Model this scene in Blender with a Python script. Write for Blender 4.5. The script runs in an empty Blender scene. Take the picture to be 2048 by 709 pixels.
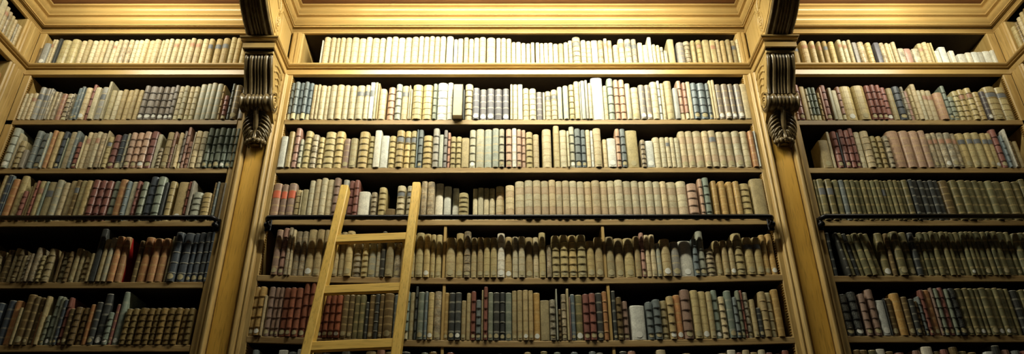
import bpy, math, random
from mathutils import Vector, Matrix

S = bpy.context.scene
COLL = S.collection

# ------------------------------------------------------------------ camera
cam_d = bpy.data.cameras.new('camera'); cam = bpy.data.objects.new('camera', cam_d); COLL.objects.link(cam)
RT = Vector((0.99998492, -0.00393264, -0.00383421)); UP = Vector((0.00143093, -0.48744515, 0.87315244)); FW = Vector((0.00530276, 0.87314476, 0.48743217))
cam.matrix_world = Matrix(((RT.x, UP.x, -FW.x, 0.0), (RT.y, UP.y, -FW.y, -3.4), (RT.z, UP.z, -FW.z, 1.6), (0, 0, 0, 1)))
cam_d.sensor_fit = 'HORIZONTAL'; cam_d.sensor_width = 36.0; cam_d.lens = 1490.0 / 2048.0 * 36.0
cam_d.clip_start = 0.05
S.camera = cam

# ------------------------------------------------------------------ world, lamps, exposure
W = bpy.data.worlds.new('world'); S.world = W; W.use_nodes = True
W.node_tree.nodes['Background'].inputs[0].default_value = (0.75, 0.85, 1.0, 1); W.node_tree.nodes['Background'].inputs[1].default_value = 0.004
S.view_settings.view_transform = 'Standard'; S.view_settings.look = 'None'; S.view_settings.gamma = 1.0
S.view_settings.use_curve_mapping = False; S.view_settings.exposure = 0.0

def strip_lamp(name, x, length, power, y=-0.55, z=4.53, col=(1.0, 0.95, 0.75), aim=(0, 0.80, -0.90)):
    l = bpy.data.lights.new(name, 'AREA'); l.shape = 'RECTANGLE'; l.size = length; l.size_y = 0.04
    l.energy = power; l.color = col
    o = bpy.data.objects.new(name, l); COLL.objects.link(o); o.location = (x, y, z)
    d = Vector(aim); o.rotation_euler = d.to_track_quat('-Z', 'Y').to_euler()
strip_lamp('shelf_lamp_centre', 0.02, 1.9, 51)
strip_lamp('shelf_lamp_left', -2.05, 0.7, 10, y=-.52, aim=(0, 1, -.25))
strip_lamp('shelf_lamp_right', 2.15, 0.7, 10, y=-.52, aim=(0, 1, -.25))
# weak fill light added far behind the camera, no lamp known there
l = bpy.data.lights.new('room_fill', 'AREA'); l.shape = 'DISK'; l.size = 2.5; l.energy = 3; l.color = (1.0, 0.88, 0.62)
o = bpy.data.objects.new('room_fill', l); COLL.objects.link(o); o.location = (0.3, -5.0, 3.6)
o.rotation_euler = (Vector((0, 0, 3.0)) - o.location).to_track_quat('-Z', 'Y').to_euler()

# ------------------------------------------------------------------ mesh helpers
class MB:
    def __init__(s): s.v = []; s.f = []; s.m = []; s.uv = []; s.r = []; s.sm = []
    def add(s, vs, fs, mat=0, uvs=None, rnd=0.5, smooth=False):
        o = len(s.v); s.v += [tuple(p) for p in vs]
        for i, fc in enumerate(fs):
            s.f.append([o + k for k in fc]); s.m.append(mat); s.r.append(rnd); s.sm.append(smooth)
            s.uv.append(uvs[i] if uvs else [(-5.0, 0.5)] * len(fc))
    def box(s, x0, x1, y0, y1, z0, z1, b=0.0, mat=0):
        if b <= 0:
            v = [(x, y, z) for z in (z0, z1) for y in (y0, y1) for x in (x0, x1)]
            s.add(v, [(0, 2, 3, 1), (4, 5, 7, 6), (0, 1, 5, 4), (2, 6, 7, 3), (0, 4, 6, 2), (1, 3, 7, 5)], mat); return
        b = min(b, (x1 - x0) * .45, (y1 - y0) * .45, (z1 - z0) * .45)
        v = []; idx = {}
        for sx in (0, 1):
            for sy in (0, 1):
                for sz in (0, 1):
                    X, Y, Z = (x0, x1)[sx], (y0, y1)[sy], (z0, z1)[sz]; dx, dy, dz = b * (1 - 2 * sx), b * (1 - 2 * sy), b * (1 - 2 * sz)
                    for k, p in (('x', (X, Y + dy, Z + dz)), ('y', (X + dx, Y, Z + dz)), ('z', (X + dx, Y + dy, Z))):
                        idx[(sx, sy, sz, k)] = len(v); v.append(p)
        F = []
        for a in (0, 1):
            F.append([idx[(a, 0, 0, 'x')], idx[(a, 1, 0, 'x')], idx[(a, 1, 1, 'x')], idx[(a, 0, 1, 'x')]][::1 if a else -1])
            F.append([idx[(0, a, 0, 'y')], idx[(1, a, 0, 'y')], idx[(1, a, 1, 'y')], idx[(0, a, 1, 'y')]][::-1 if a else 1])
            F.append([idx[(0, 0, a, 'z')], idx[(1, 0, a, 'z')], idx[(1, 1, a, 'z')], idx[(0, 1, a, 'z')]][::1 if a else -1])
        for a in (0, 1):
            for c in (0, 1):
                q = [idx[(a, c, 0, 'x')], idx[(a, c, 0, 'y')], idx[(a, c, 1, 'y')], idx[(a, c, 1, 'x')]]; F.append(q if a == c else q[::-1])
                q = [idx[(a, 0, c, 'x')], idx[(a, 1, c, 'x')], idx[(a, 1, c, 'z')], idx[(a, 0, c, 'z')]]; F.append(q if a == c else q[::-1])
                q = [idx[(0, a, c, 'y')], idx[(0, a, c, 'z')], idx[(1, a, c, 'z')], idx[(1, a, c, 'y')]]; F.append(q if a == c else q[::-1])
        for sx in (0, 1):
            for sy in (0, 1):
                for sz in (0, 1):
                    q = [idx[(sx, sy, sz, k)] for k in 'xyz']; F.append(q if (sx + sy + sz) % 2 else q[::-1])
        s.add(v, F, mat)
    def tube(s, pts, r, n=8, mat=0, caps=True):
        pts = [Vector(p) for p in pts]; rr = r if isinstance(r, (list, tuple)) else [r] * len(pts)
        vs = []; ref = Vector((0.13, 0.27, 0.95)).normalized()
        for i, p in enumerate(pts):
            t = (pts[min(i + 1, len(pts) - 1)] - pts[max(i - 1, 0)]).normalized()
            a = t.cross(ref)
            if a.length < .1: a = t.cross(Vector((1, 0, 0)))
            a.normalize(); b = t.cross(a).normalized()
            for k in range(n):
                an = 2 * math.pi * k / n; vs.append(p + (a * math.cos(an) + b * math.sin(an)) * rr[i])
        fs = [(i * n + k, i * n + (k + 1) % n, (i + 1) * n + (k + 1) % n, (i + 1) * n + k) for i in range(len(pts) - 1) for k in range(n)]
        if caps: fs += [tuple(range(n))[::-1], tuple((len(pts) - 1) * n + k for k in range(n))]
        s.add(vs, fs, mat, smooth=True)
    def ell(s, c, rx, ry, rz, n=10, mat=0, rot=None):
        vs = []; m = n // 2 + 1
        for i in range(m + 1):
            th = math.pi * i / m
            for k in range(n):
                ph = 2 * math.pi * k / n
                p = Vector((rx * math.sin(th) * math.cos(ph), ry * math.sin(th) * math.sin(ph), rz * math.cos(th)))
                if rot: p = rot @ p
                vs.append(Vector(c) + p)
        s.add(vs, [(i * n + k, (i + 1) * n + k, (i + 1) * n + (k + 1) % n, i * n + (k + 1) % n) for i in range(m) for k in range(n)], mat, smooth=True)
    def grid(s, P, mat=0, smooth=True, flip=False):
        a = len(P); b = len(P[0]); vs = [p for r_ in P for p in r_]
        fs = [(i * b + k, i * b + k + 1, (i + 1) * b + k + 1, (i + 1) * b + k) for i in range(a - 1) for k in range(b - 1)]
        s.add(vs, [f[::-1] for f in fs] if flip else fs, mat, smooth=smooth)
    def sweep(s, prof, path, mat=0, caps=True):
        # prof: (projection, z) ; path: plan points, the projection points to the right of travel
        n = len(path); rows = []
        for i, p in enumerate(path):
            d0 = (Vector(p) - Vector(path[i - 1])).normalized() if i else None
            d1 = (Vector(path[i + 1]) - Vector(p)).normalized() if i < n - 1 else None
            if d0 is None: d0 = d1
            if d1 is None: d1 = d0
            n0 = Vector((d0.y, -d0.x)); n1 = Vector((d1.y, -d1.x)); m = n0 + n1; m /= max(m.dot(n0), 1e-6)
            rows.append([(p[0] + m.x * q, p[1] + m.y * q, z) for q, z in prof])
        s.grid(rows, mat, smooth=False)
        if caps:
            for r_, fl in ((rows[0], 1), (rows[-1], 0)):
                f = list(range(len(r_))); s.add(r_, [f[::-1] if fl else f], mat)

def obj(name, mb, mats, parent=None, loc=None, rot=None, autosm=None):
    me = bpy.data.meshes.new(name); me.from_pydata(mb.v, [], mb.f); me.update()
    if not isinstance(mats, (list, tuple)): mats = [mats]
    for m in mats: me.materials.append(m)
    me.polygons.foreach_set('material_index', mb.m)
    me.polygons.foreach_set('use_smooth', mb.sm)
    uvl = me.uv_layers.new(name='UVMap'); flat = [c for fc in mb.uv for p in fc for c in p]
    uvl.data.foreach_set('uv', flat)
    at = me.attributes.new('rnd', 'FLOAT', 'FACE'); at.data.foreach_set('value', mb.r)
    o = bpy.data.objects.new(name, me); COLL.objects.link(o)
    if parent: o.parent = parent
    if loc: o.location = loc
    if rot: o.rotation_euler = rot
    return o
def tag(o, label, cat, group=None):
    o['label'] = label; o['category'] = cat
    if group: o['group'] = group
    return o
def struct(o): o['kind'] = 'structure'; return o
def thing(name, loc, label, cat, group=None, rz=0.0, ry=0.0):
    o = bpy.data.objects.new(name, None); COLL.objects.link(o); o.empty_display_size = .05
    o.location = loc; o.rotation_euler = (0, ry, rz)
    return tag(o, label, cat, group)

# ------------------------------------------------------------------ materials
def nt(name):
    m = bpy.data.materials.new(name); m.use_nodes = True; t = m.node_tree; return m, t, t.nodes['Principled BSDF']
def N(t, ty, **k):
    n = t.nodes.new(ty)
    for a, b in k.items(): setattr(n, a, b)
    return n
def mathn(t, op, a, b=None, c=None, clamp=False):
    n = N(t, 'ShaderNodeMath', operation=op); n.use_clamp = clamp
    for i, q in enumerate((a, b, c)):
        if q is None: continue
        if isinstance(q, (int, float)): n.inputs[i].default_value = q
        else: t.links.new(q, n.inputs[i])
    return n.outputs[0]
def mixc(t, fac, a, b, bt='MIX'):
    n = N(t, 'ShaderNodeMix', data_type='RGBA', blend_type=bt)
    for q, s_ in ((fac, n.inputs[0]), (a, n.inputs[6]), (b, n.inputs[7])):
        if isinstance(q, (int, float)): s_.default_value = q
        elif isinstance(q, tuple): s_.default_value = (*q, 1)
        else: t.links.new(q, s_)
    return n.outputs[2]
def wood(name, light, dark, axis='z', rough=0.45, gs=1.0, bump=.15, pr=.72):
    m, t, b = nt(name); L = t.links
    tc = N(t, 'ShaderNodeTexCoord'); mp = N(t, 'ShaderNodeMapping'); L.new(tc.outputs['Object'], mp.inputs[0])
    st = {'z': (38, 38, 2.2), 'x': (2.2, 38, 38), 'y': (38, 2.2, 38)}[axis]; mp.inputs['Scale'].default_value = tuple(v * gs for v in st)
    n1 = N(t, 'ShaderNodeTexNoise'); L.new(mp.outputs[0], n1.inputs['Vector']); n1.inputs['Scale'].default_value = 1.0; n1.inputs['Detail'].default_value = 5; n1.inputs['Distortion'].default_value = .6
    mp2 = N(t, 'ShaderNodeMapping'); L.new(tc.outputs['Object'], mp2.inputs[0]); mp2.inputs['Scale'].default_value = tuple(v * gs * 5 for v in st)
    n2 = N(t, 'ShaderNodeTexNoise'); L.new(mp2.outputs[0], n2.inputs['Vector']); n2.inputs['Scale'].default_value = 1.0; n2.inputs['Detail'].default_value = 3
    n3 = N(t, 'ShaderNodeTexNoise'); L.new(tc.outputs['Object'], n3.inputs['Vector']); n3.inputs['Scale'].default_value = 2.3; n3.inputs['Detail'].default_value = 3
    r = N(t, 'ShaderNodeValToRGB'); L.new(n1.outputs[0], r.inputs[0]); r.color_ramp.elements[0].position = .32; r.color_ramp.elements[1].position = .66
    r.color_ramp.elements[0].color = (*dark, 1); r.color_ramp.elements[1].color = (*light, 1)
    pore = N(t, 'ShaderNodeMapRange'); L.new(n2.outputs[0], pore.inputs[0]); pore.inputs[1].default_value = .34; pore.inputs[2].default_value = .46; pore.inputs[3].default_value = pr; pore.inputs[4].default_value = 1
    blot = N(t, 'ShaderNodeMapRange'); L.new(n3.outputs[0], blot.inputs[0]); blot.inputs[1].default_value = .3; blot.inputs[2].default_value = .7; blot.inputs[3].default_value = .84; blot.inputs[4].default_value = 1.12
    k = mathn(t, 'MULTIPLY', pore.outputs[0], blot.outputs[0])
    c = mixc(t, 1.0, r.outputs[0], k, 'MULTIPLY'); L.new(c, b.inputs['Base Color'])
    b.inputs['Roughness'].default_value = rough
    bp = N(t, 'ShaderNodeBump'); bp.inputs['Strength'].default_value = bump; bp.inputs['Distance'].default_value = .002; L.new(n2.outputs[0], bp.inputs['Height']); L.new(bp.outputs[0], b.inputs['Normal'])
    return m
OAK = ((.60, .42, .155), (.45, .285, .085))
M_oakv = wood('oak_upright', *OAK, axis='z'); M_oakh = wood('oak_shelf', (.46, .32, .13), (.34, .21, .075), axis='x')
M_mould = wood('oak_moulding', (.50, .34, .12), (.45, .29, .095), axis='x', rough=.33, pr=.90, bump=.05)
M_mouldy = wood('oak_moulding_side', (.50, .34, .12), (.45, .29, .095), axis='y', rough=.33, pr=.90, bump=.05)
M_strip = wood('honey_oak_panel', (.74, .42, .07), (.66, .36, .05), axis='z', rough=.4, bump=.06)
M_carve = wood('carved_oak_shaded', (.20, .145, .065), (.12, .08, .032), axis='z', rough=.27, pr=.9, bump=.04)  # carved fronts darker than the cheeks: their shade is put into the colour
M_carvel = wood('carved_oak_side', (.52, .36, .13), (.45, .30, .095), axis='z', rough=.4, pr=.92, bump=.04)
M_dark = wood('dark_panel_and_shade', (.028, .016, .009), (.018, .010, .005), axis='z', rough=.7)  # dark back wood, also used as painted shade on shelf boards
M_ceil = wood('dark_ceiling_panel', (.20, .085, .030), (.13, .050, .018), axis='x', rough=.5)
M_pine = wood('ladder_wood', (.86, .58, .145), (.76, .48, .10), axis='z', rough=.36, bump=.08)
M_pineh = wood('ladder_rung_wood', (.86, .58, .145), (.74, .46, .095), axis='x', rough=.36, bump=.08)
M_floor = wood('floor_boards', (.16, .09, .04), (.09, .05, .02), axis='y', rough=.4)
def plain(name, col, rough=.5, metal=0.0, noise=.15):
    m, t, b = nt(name); n = N(t, 'ShaderNodeTexNoise'); tc = N(t, 'ShaderNodeTexCoord'); t.links.new(tc.outputs['Object'], n.inputs[0]); n.inputs['Scale'].default_value = 60; n.inputs['Detail'].default_value = 4
    mr = N(t, 'ShaderNodeMapRange'); t.links.new(n.outputs[0], mr.inputs[0]); mr.inputs[3].default_value = 1 - noise; mr.inputs[4].default_value = 1 + noise
    t.links.new(mixc(t, 1.0, col, mr.outputs[0], 'MULTIPLY'), b.inputs['Base Color']); b.inputs['Roughness'].default_value = rough; b.inputs['Metallic'].default_value = metal
    return m
M_iron = plain('black_iron', (.012, .012, .014), .34, .6)

BC = dict(c=(.60, .525, .33), C=(.56, .46, .22), t=(.46, .375, .19), T=(.46, .375, .19), b=(.19, .135, .06), x=(.34, .23, .17), o=(.52, .27, .12), O=(.50, .32, .11),
          r=(.30, .13, .10), R=(.29, .105, .055), p=(.46, .27, .20), P=(.56, .38, .26), g=(.27, .31, .235), G=(.16, .20, .155), s=(.20, .24, .24), n=(.085, .10, .115),
          k=(.062, .066, .060), y=(.35, .34, .29), v=(.29, .265, .23), V=(.115, .11, .12), l=(.43, .44, .34), L=(.20, .185, .09), m=(.52, .46, .32), w=(.72, .71, .60), B=(.27, .19, .07))
_bm = {}
def book_mat(code, sty):
    k_ = code + sty
    if k_ in _bm: return _bm[k_]
    col = BC[code]; m, t, b = nt('leather_' + k_); L = t.links
    at = N(t, 'ShaderNodeAttribute', attribute_name='rnd'); rnd = at.outputs['Fac']
    tc = N(t, 'ShaderNodeTexCoord'); geo = tc.outputs['Object']
    off = N(t, 'ShaderNodeVectorMath', operation='ADD'); L.new(geo, off.inputs[0])
    cmb = N(t, 'ShaderNodeCombineXYZ'); q = mathn(t, 'MULTIPLY', rnd, 37.0); L.new(q, cmb.inputs[0]); L.new(q, cmb.inputs[2]); L.new(cmb.outputs[0], off.inputs[1])
    n1 = N(t, 'ShaderNodeTexNoise'); L.new(off.outputs[0], n1.inputs['Vector']); n1.inputs['Scale'].default_value = 26; n1.inputs['Detail'].default_value = 4
    n2 = N(t, 'ShaderNodeTexNoise'); L.new(off.outputs[0], n2.inputs['Vector']); n2.inputs['Scale'].default_value = 150; n2.inputs['Detail'].default_value = 3
    amp = {'m': .62, 'L': .38, 'k': .3}.get(code, .2)
    v1 = N(t, 'ShaderNodeMapRange'); L.new(n1.outputs[0], v1.inputs[0]); v1.inputs[1].default_value = .3; v1.inputs[2].default_value = .7; v1.inputs[3].default_value = 1 - amp; v1.inputs[4].default_value = 1 + amp * .6
    v2 = N(t, 'ShaderNodeMapRange'); L.new(n2.outputs[0], v2.inputs[0]); v2.inputs[1].default_value = .35; v2.inputs[2].default_value = .65; v2.inputs[3].default_value = .84 if code != 'm' else .6; v2.inputs[4].default_value = 1.08
    v3 = mathn(t, 'MULTIPLY_ADD', rnd, .36, .82)
    val = mathn(t, 'MULTIPLY', mathn(t, 'MULTIPLY', v1.outputs[0], v2.outputs[0]), v3)
    warm = mixc(t, mathn(t, 'FRACT', mathn(t, 'MULTIPLY', rnd, 7.31)), (1.06, .98, .88), (.95, 1.0, 1.06))
    base = mixc(t, 1.0, mixc(t, 1.0, col, warm, 'MULTIPLY'), val, 'MULTIPLY')
    uv = N(t, 'ShaderNodeUVMap', uv_map='UVMap'); sp = N(t, 'ShaderNodeSeparateXYZ'); L.new(uv.outputs[0], sp.inputs[0])
    u, v = sp.outputs[0], sp.outputs[1]; fr = mathn(t, 'FRACT', v)
    onsp = mathn(t, 'GREATER_THAN', u, -.5)
    d = mathn(t, 'ABSOLUTE', mathn(t, 'SUBTRACT', fr, .5))          # .5 at a compartment edge
    gold = (.62, .47, .20) if code not in 'cCtmw' else (.30, .19, .07)
    if code in 'nkgGsV': gold = (.50, .48, .36)
    if sty == '1': ln, lc, st = mathn(t, 'GREATER_THAN', d, .45), tuple(c * .33 for c in col), .8  # shade under the raised bands, painted as a dark line
    elif sty == '2': ln, lc, st = mathn(t, 'GREATER_THAN', d, .46), gold, .6
    elif sty in '36': ln, lc, st = mathn(t, 'MULTIPLY', mathn(t, 'GREATER_THAN', d, .425), mathn(t, 'LESS_THAN', d, .475)), gold, .75
    elif sty == '5': ln, lc, st = mathn(t, 'GREATER_THAN', d, .43), gold, .65
    else: ln = None
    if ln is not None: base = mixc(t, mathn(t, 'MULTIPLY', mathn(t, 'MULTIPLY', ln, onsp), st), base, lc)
    if sty in '15' and code in 'cCtmbBOky':
        du = mathn(t, 'SUBTRACT', u, .5); dv = mathn(t, 'MULTIPLY', mathn(t, 'SUBTRACT', fr, .5), 1.1)
        rr = mathn(t, 'SQRT', mathn(t, 'ADD', mathn(t, 'MULTIPLY', du, du), mathn(t, 'MULTIPLY', dv, dv)))
        wv = mathn(t, 'SINE', mathn(t, 'MULTIPLY', rr, 34.0))
        an = mathn(t, 'SINE', mathn(t, 'MULTIPLY', mathn(t, 'ARCTAN2', du, dv), 4.0))
        orn = mathn(t, 'MULTIPLY', mathn(t, 'GREATER_THAN', mathn(t, 'ADD', wv, mathn(t, 'MULTIPLY', an, .6)), .45), mathn(t, 'LESS_THAN', rr, .42))
        base = mixc(t, mathn(t, 'MULTIPLY', mathn(t, 'MULTIPLY', orn, onsp), .42 if sty == '5' else .22), base, gold)
    if sty == '6':
        for lo in (1, 4 - .001):
            pm = mathn(t, 'MULTIPLY', mathn(t, 'GREATER_THAN', v, float(round(lo))), mathn(t, 'LESS_THAN', v, float(round(lo)) + 1.0))
            base = mixc(t, mathn(t, 'MULTIPLY', mathn(t, 'MULTIPLY', pm, onsp), .36), base, (.42, .22, .13))
    L.new(base, b.inputs['Base Color'])
    b.inputs['Roughness'].default_value = .36 if code not in 'wct' else .48
    b.inputs['Specular IOR Level'].default_value = .4
    bp = N(t, 'ShaderNodeBump'); bp.inputs['Strength'].default_value = .25; bp.inputs['Distance'].default_value = .001; L.new(n2.outputs[0], bp.inputs['Height']); L.new(bp.outputs[0], b.inputs['Normal'])
    _bm[k_] = m
    return m
M_page = plain('old_paper', (.50, .43, .28), .8)
M_tag = plain('paper_tag', (.44, .38, .20), .7, noise=.25)
M_tagw = plain('white_paper_tag', (.80, .80, .70), .7, noise=.1)
M_lab = {'d': plain('dark_title_leather', (.15, .16, .16), .45), 'e': plain('russet_title_leather', (.40, .22, .13), .45), 'E': plain('orange_red_title_leather', (.62, .13, .055), .45)}
M_foot = plain('pale_foot_paper', (.66, .60, .36), .6, noise=.2)
M_board = {'r': plain('red_cloth_board', (.38, .015, .012), .5)}

# ------------------------------------------------------------------ setting
LC, RC = -1.343, 1.4612            # pilaster centres
LK, RK = -1.340, 1.470            # bracket centres
XL, XRR = -2.728, 2.858             # planes of the two returning bookcases
SH = {'L1': (4.233,) * 3, 'C1': (4.233,) * 3, 'R1': (4.233,) * 3, 'L2': (3.860,) * 3, 'C2': (3.860, 3.857, 3.860), 'R2': (3.853,) * 3,
      'L3': (3.555,) * 3, 'C3': (3.555,) * 3, 'R3': (3.551,) * 3, 'L4': (3.248,) * 3, 'C4': (3.256, 3.250, 3.253), 'R4': (3.244,) * 3,
      'L5': (2.919,) * 3, 'C5': (2.955, 2.935, 2.952), 'R5': (2.943,) * 3, 'L6': (2.609,) * 3, 'C6': (2.651, 2.624, 2.640), 'R6': (2.643,) * 3,
      'L7': (2.290,) * 3, 'C7': (2.320, 2.300, 2.315), 'R7': (2.320,) * 3}
XR = {'L': (-2.728, -1.475), 'C': (-1.220, 1.335), 'R': (1.586, 2.858)}
def zs(k, x):
    a, m, c = SH[k]; x0, x1 = XR[k[0]]; t = (x - x0) / (x1 - x0)
    return a * (1 - t) * (1 - 2 * t) + 4 * m * t * (1 - t) + c * t * (2 * t - 1)
BAYN = {'L': 'left', 'C': 'centre', 'R': 'right'}
ROWN = {1: 'top', 2: 'second', 3: 'third', 4: 'fourth', 5: 'fifth', 6: 'sixth', 7: 'seventh'}

mb = MB(); mb.box(-3.6, 3.7, -6.5, .6, -.05, 0.0); struct(obj('floor', mb, M_floor))
mb = MB(); mb.box(-3.1, 3.2, .30, .34, 0, 4.9); struct(obj('wall_back', mb, M_dark))
mb = MB(); mb.box(XL - .34, XL - .30, -1.5, .34, 0, 4.9); struct(obj('wall_left', mb, M_dark))
mb = MB(); mb.box(XRR + .30, XRR + .34, -1.5, .34, 0, 4.9); struct(obj('wall_right', mb, M_dark))
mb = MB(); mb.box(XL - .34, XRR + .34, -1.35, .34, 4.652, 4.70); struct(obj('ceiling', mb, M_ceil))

# continuous moulded band that carries the top shelf and breaks forward round both brackets
band = [(-.02, 4.160), (0.0, 4.160), (.004, 4.163), (.004, 4.194), (-.014, 4.195), (-.014, 4.2025), (.012, 4.2035), (.014, 4.206), (.012, 4.2085), (-.014, 4.2095), (-.014, 4.2145),
        (.008, 4.2155), (.016, 4.218), (.021, 4.223), (.022, 4.228), (.0215, 4.231), (.019, 4.233), (-.02, 4.233)]
w = .083
path = [(XL, -1.3), (XL, 0), (LK - w, 0), (LK - w, -.238), (LK + w, -.238), (LK + w, 0), (RK - w, 0), (RK - w, -.245), (RK + w, -.245), (RK + w, 0), (XRR, 0), (XRR, -1.3)]
mb = MB(); mb.sweep(band, path, caps=False)
tag(obj('shelf_band_moulding', mb, M_mould), 'long golden oak band moulding under the top row of books, stepping out round both brackets', 'moulding')

# cornice of coves and fillets round each bay, under the ceiling panel
def arc(p0, p1, sag, n=7):
    r_ = []
    for i in range(n + 1):
        t = i / n; x = p0[0] + (p1[0] - p0[0]) * t; z = p0[1] + (p1[1] - p0[1]) * t; r_.append((x + sag * math.sin(math.pi * t), z - sag * .6 * math.sin(math.pi * t)))
    return r_
def bulge(z0, z1, p0, p1, amt, n=8):       # convex ovolo between two heights
    return [(p0 + (p1 - p0) * i / n + amt * math.sin(math.pi * i / n), z0 + (z1 - z0) * i / n) for i in range(n + 1)]
arch_prof = [(-.012, 4.462), (.0, 4.462), (.004, 4.464), (.004, 4.470), (-.006, 4.4715)] + bulge(4.473, 4.484, -.002, .0, .006, 5) + [(-.008, 4.4855)] + bulge(4.487, 4.494, -.002, -.002, .006, 5) + [(-.012, 4.495)]
def corn_profile(GAP): return [(-.012, GAP), (.010, GAP + .001), (.010, 4.5125), (-.002, 4.513), (-.002, 4.515), (.014, 4.516), (.014, 4.523), (.004, 4.524)] \
    + bulge(4.526, 4.573, .006, .018, .015) + [(.016, 4.5745), (.034, 4.576), (.034, 4.586), (.022, 4.5875)] + bulge(4.589, 4.632, .022, .034, .014) + [(.034, 4.6335), (.052, 4.635), (.052, 4.645), (.044, 4.6515), (-.012, 4.6515)]
for b, (x0, x1) in {'L': (XL, LK - .076), 'C': (LK + .076, RK - .076), 'R': (RK + .076, XRR)}.items():
    mb = MB(); mb.sweep(corn_profile(4.504 if b == 'C' else 4.5095), [(x0, -1.3), (x0, 0), (x1, 0), (x1, -1.0)]); mb.sweep(arch_prof, [(x0, -1.3), (x0, 0), (x1, 0), (x1, -.30)])
    tag(obj('cornice', mb, M_mould), 'moulded oak cornice of coves and fillets framing the dark ceiling panel, %s bay' % BAYN[b], 'cornice', 'cornices over the three bays')
    # deck board behind the lip, carries the top row
    t = thing('shelf', (0, 0, 0), 'top shelf board behind the band moulding, %s bay' % BAYN[b], 'shelf', 'top shelf boards')
    mb = MB(); xa = {'L': XL - .25, 'C': XR['C'][0] - .1, 'R': XR['R'][0] - .1}[b]; xb = {'L': XR['L'][1] + .1, 'C': XR['C'][1] + .1, 'R': XRR + .25}[b]
    mb.box(xa, xb, .0205, .296, 4.205, 4.2325); obj('board', mb, M_dark, t)  # oak deck coloured dark to paint in the shade above the second row
    if b != 'C':
        mb = MB(); s_ = (XL - .25, XL - .0205) if b == 'L' else (XRR + .0205, XRR + .25); mb.box(s_[0], s_[1], -1.3, .0195, 4.205, 4.2325); obj('return_board', mb, M_dark, t)
    # head board above the top row
    t = thing('head_board', (0, 0, 0), 'dark head board above the top row of books, %s bay' % BAYN[b], 'board', 'head boards')
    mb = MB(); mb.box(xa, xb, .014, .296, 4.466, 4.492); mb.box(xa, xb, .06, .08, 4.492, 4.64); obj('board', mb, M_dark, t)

# ------------------------------------------------------------------ shelves
for b in 'LCR':
    for r in range(2, 8):
        k = '%s%d' % (b, r); x0, x1 = XR[b]; n = 24; rows = []; T = .0325
        for i in range(n + 1):
            x = x0 + (x1 - x0) * i / n; z = zs(k, x); q = .003
            rows.append([(x, q, z), (x, 0, z - q), (x, 0, z - T + q), (x, q, z - T), (x, .295, z - T), (x, .295, z)])
        mb = MB(); mb.grid([r_[:4] for r_ in rows], smooth=False); mb.grid([r_[3:] + r_[:1] for r_ in rows], mat=1, smooth=False)  # all but the front edge darkened: shelf shade put into the colour
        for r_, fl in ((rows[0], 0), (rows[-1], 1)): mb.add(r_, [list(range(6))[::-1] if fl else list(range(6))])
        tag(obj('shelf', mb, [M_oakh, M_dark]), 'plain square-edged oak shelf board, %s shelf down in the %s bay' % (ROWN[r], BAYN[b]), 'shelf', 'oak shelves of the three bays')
# return bookcases: shelf stubs
for s_, nm, x in ((-1, 'left', XL), (1, 'right', XRR)):
    for z in (3.857, 3.555):
        mb = MB(); xa, xb = (x - .295, x) if s_ < 0 else (x, x + .295); mb.box(xa, xb, -1.3, -.135, z - .0325, z, .003)
        tag(obj('shelf', mb, M_mouldy), 'oak shelf of the side bookcase at the far %s, %s' % (nm, 'upper one' if z > 3.7 else 'lower one'), 'shelf', 'side bookcase shelves')

# ------------------------------------------------------------------ pilasters and posts
def profile_board(mb, pts, z0, z1, mat=0):
    # pts: (x, y) front outline left to right; closed back to y=.03
    rows = []
    for z in (z0, z1): rows.append([(x, y, z) for x, y in pts])
    mb.grid(rows, mat, smooth=False)
def sym(c, half): return [(c + s_ * x, y) for s_, seq in ((-1, half), (1, half[::-1])) for x, y in seq]
def pil(c, name):
    t = thing('pilaster', (c, 0, 0), 'tall moulded oak pilaster with a flat honey-coloured centre strip, %s of the centre bay' % name, 'pilaster', 'pilasters between the bays')
    mb = MB()
    out = [(.128, .30), (.128, .003), (.125, 0), (.103, 0), (.100, -.002), (.099, -.010), (.093, -.016), (.088, -.0155), (.086, -.011), (.083, -.011), (.081, -.016), (.077, -.022), (.071, -.027), (.065, -.028), (.060, -.025), (.0575, -.019), (.056, -.014), (.0535, -.004), (.0465, -.004), (.0465, -.008)]
    L_ = [(-x, y) for x, y in out]; R_ = [(x, y) for x, y in out[::-1]]
    profile_board(mb, L_, 0.0, 4.16); obj('moulded_frame', mb, M_oakv, t)
    mb = MB(); profile_board(mb, R_, 0.0, 4.16); obj('moulded_frame', mb, M_oakv, t)
    mb = MB(); mb.box(-.0466, .0466, -.009, .02, 0, 4.16, .0015); obj('centre_strip', mb, M_strip, t)
    mb = MB(); mb.box(-.040, .040, -.0, .012, 4.16, 4.18); obj('cap_block', mb, M_oakv, t)
pil(LC, 'left'); pil(RC, 'right')
# upper stiles flanking the top row of books
def ustile(x0, x1, where, y1=.29):
    t = thing('upper_stile', ((x0 + x1) / 2, 0, 4.2335), 'short grooved oak stile beside the top row of books, %s' % where, 'stile', 'upper stiles')
    h = (x1 - x0) / 2; mb = MB(); z1 = 4.462 - 4.2335
    p = [(-h, y1), (-h, .010), (-h + .010, -.002), (-h + .014, -.006), (-.12 * h, -.006), (-.08 * h, -.002), (.04 * h, -.002), (.10 * h, -.008), (.55 * h, -.008), (.6 * h, -.003), (h - .008, -.003), (h, .006), (h, y1)]
    profile_board(mb, p, 0, z1); obj('moulded_post', mb, M_oakv, t)
ustile(LK + .0765, -1.190, 'right of the left bracket'); ustile(-1.500, LK - .0765, 'left of the left bracket')
ustile(1.335, RK - .0765, 'left of the right bracket'); ustile(RK + .0765, 1.625, 'right of the right bracket')
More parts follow.
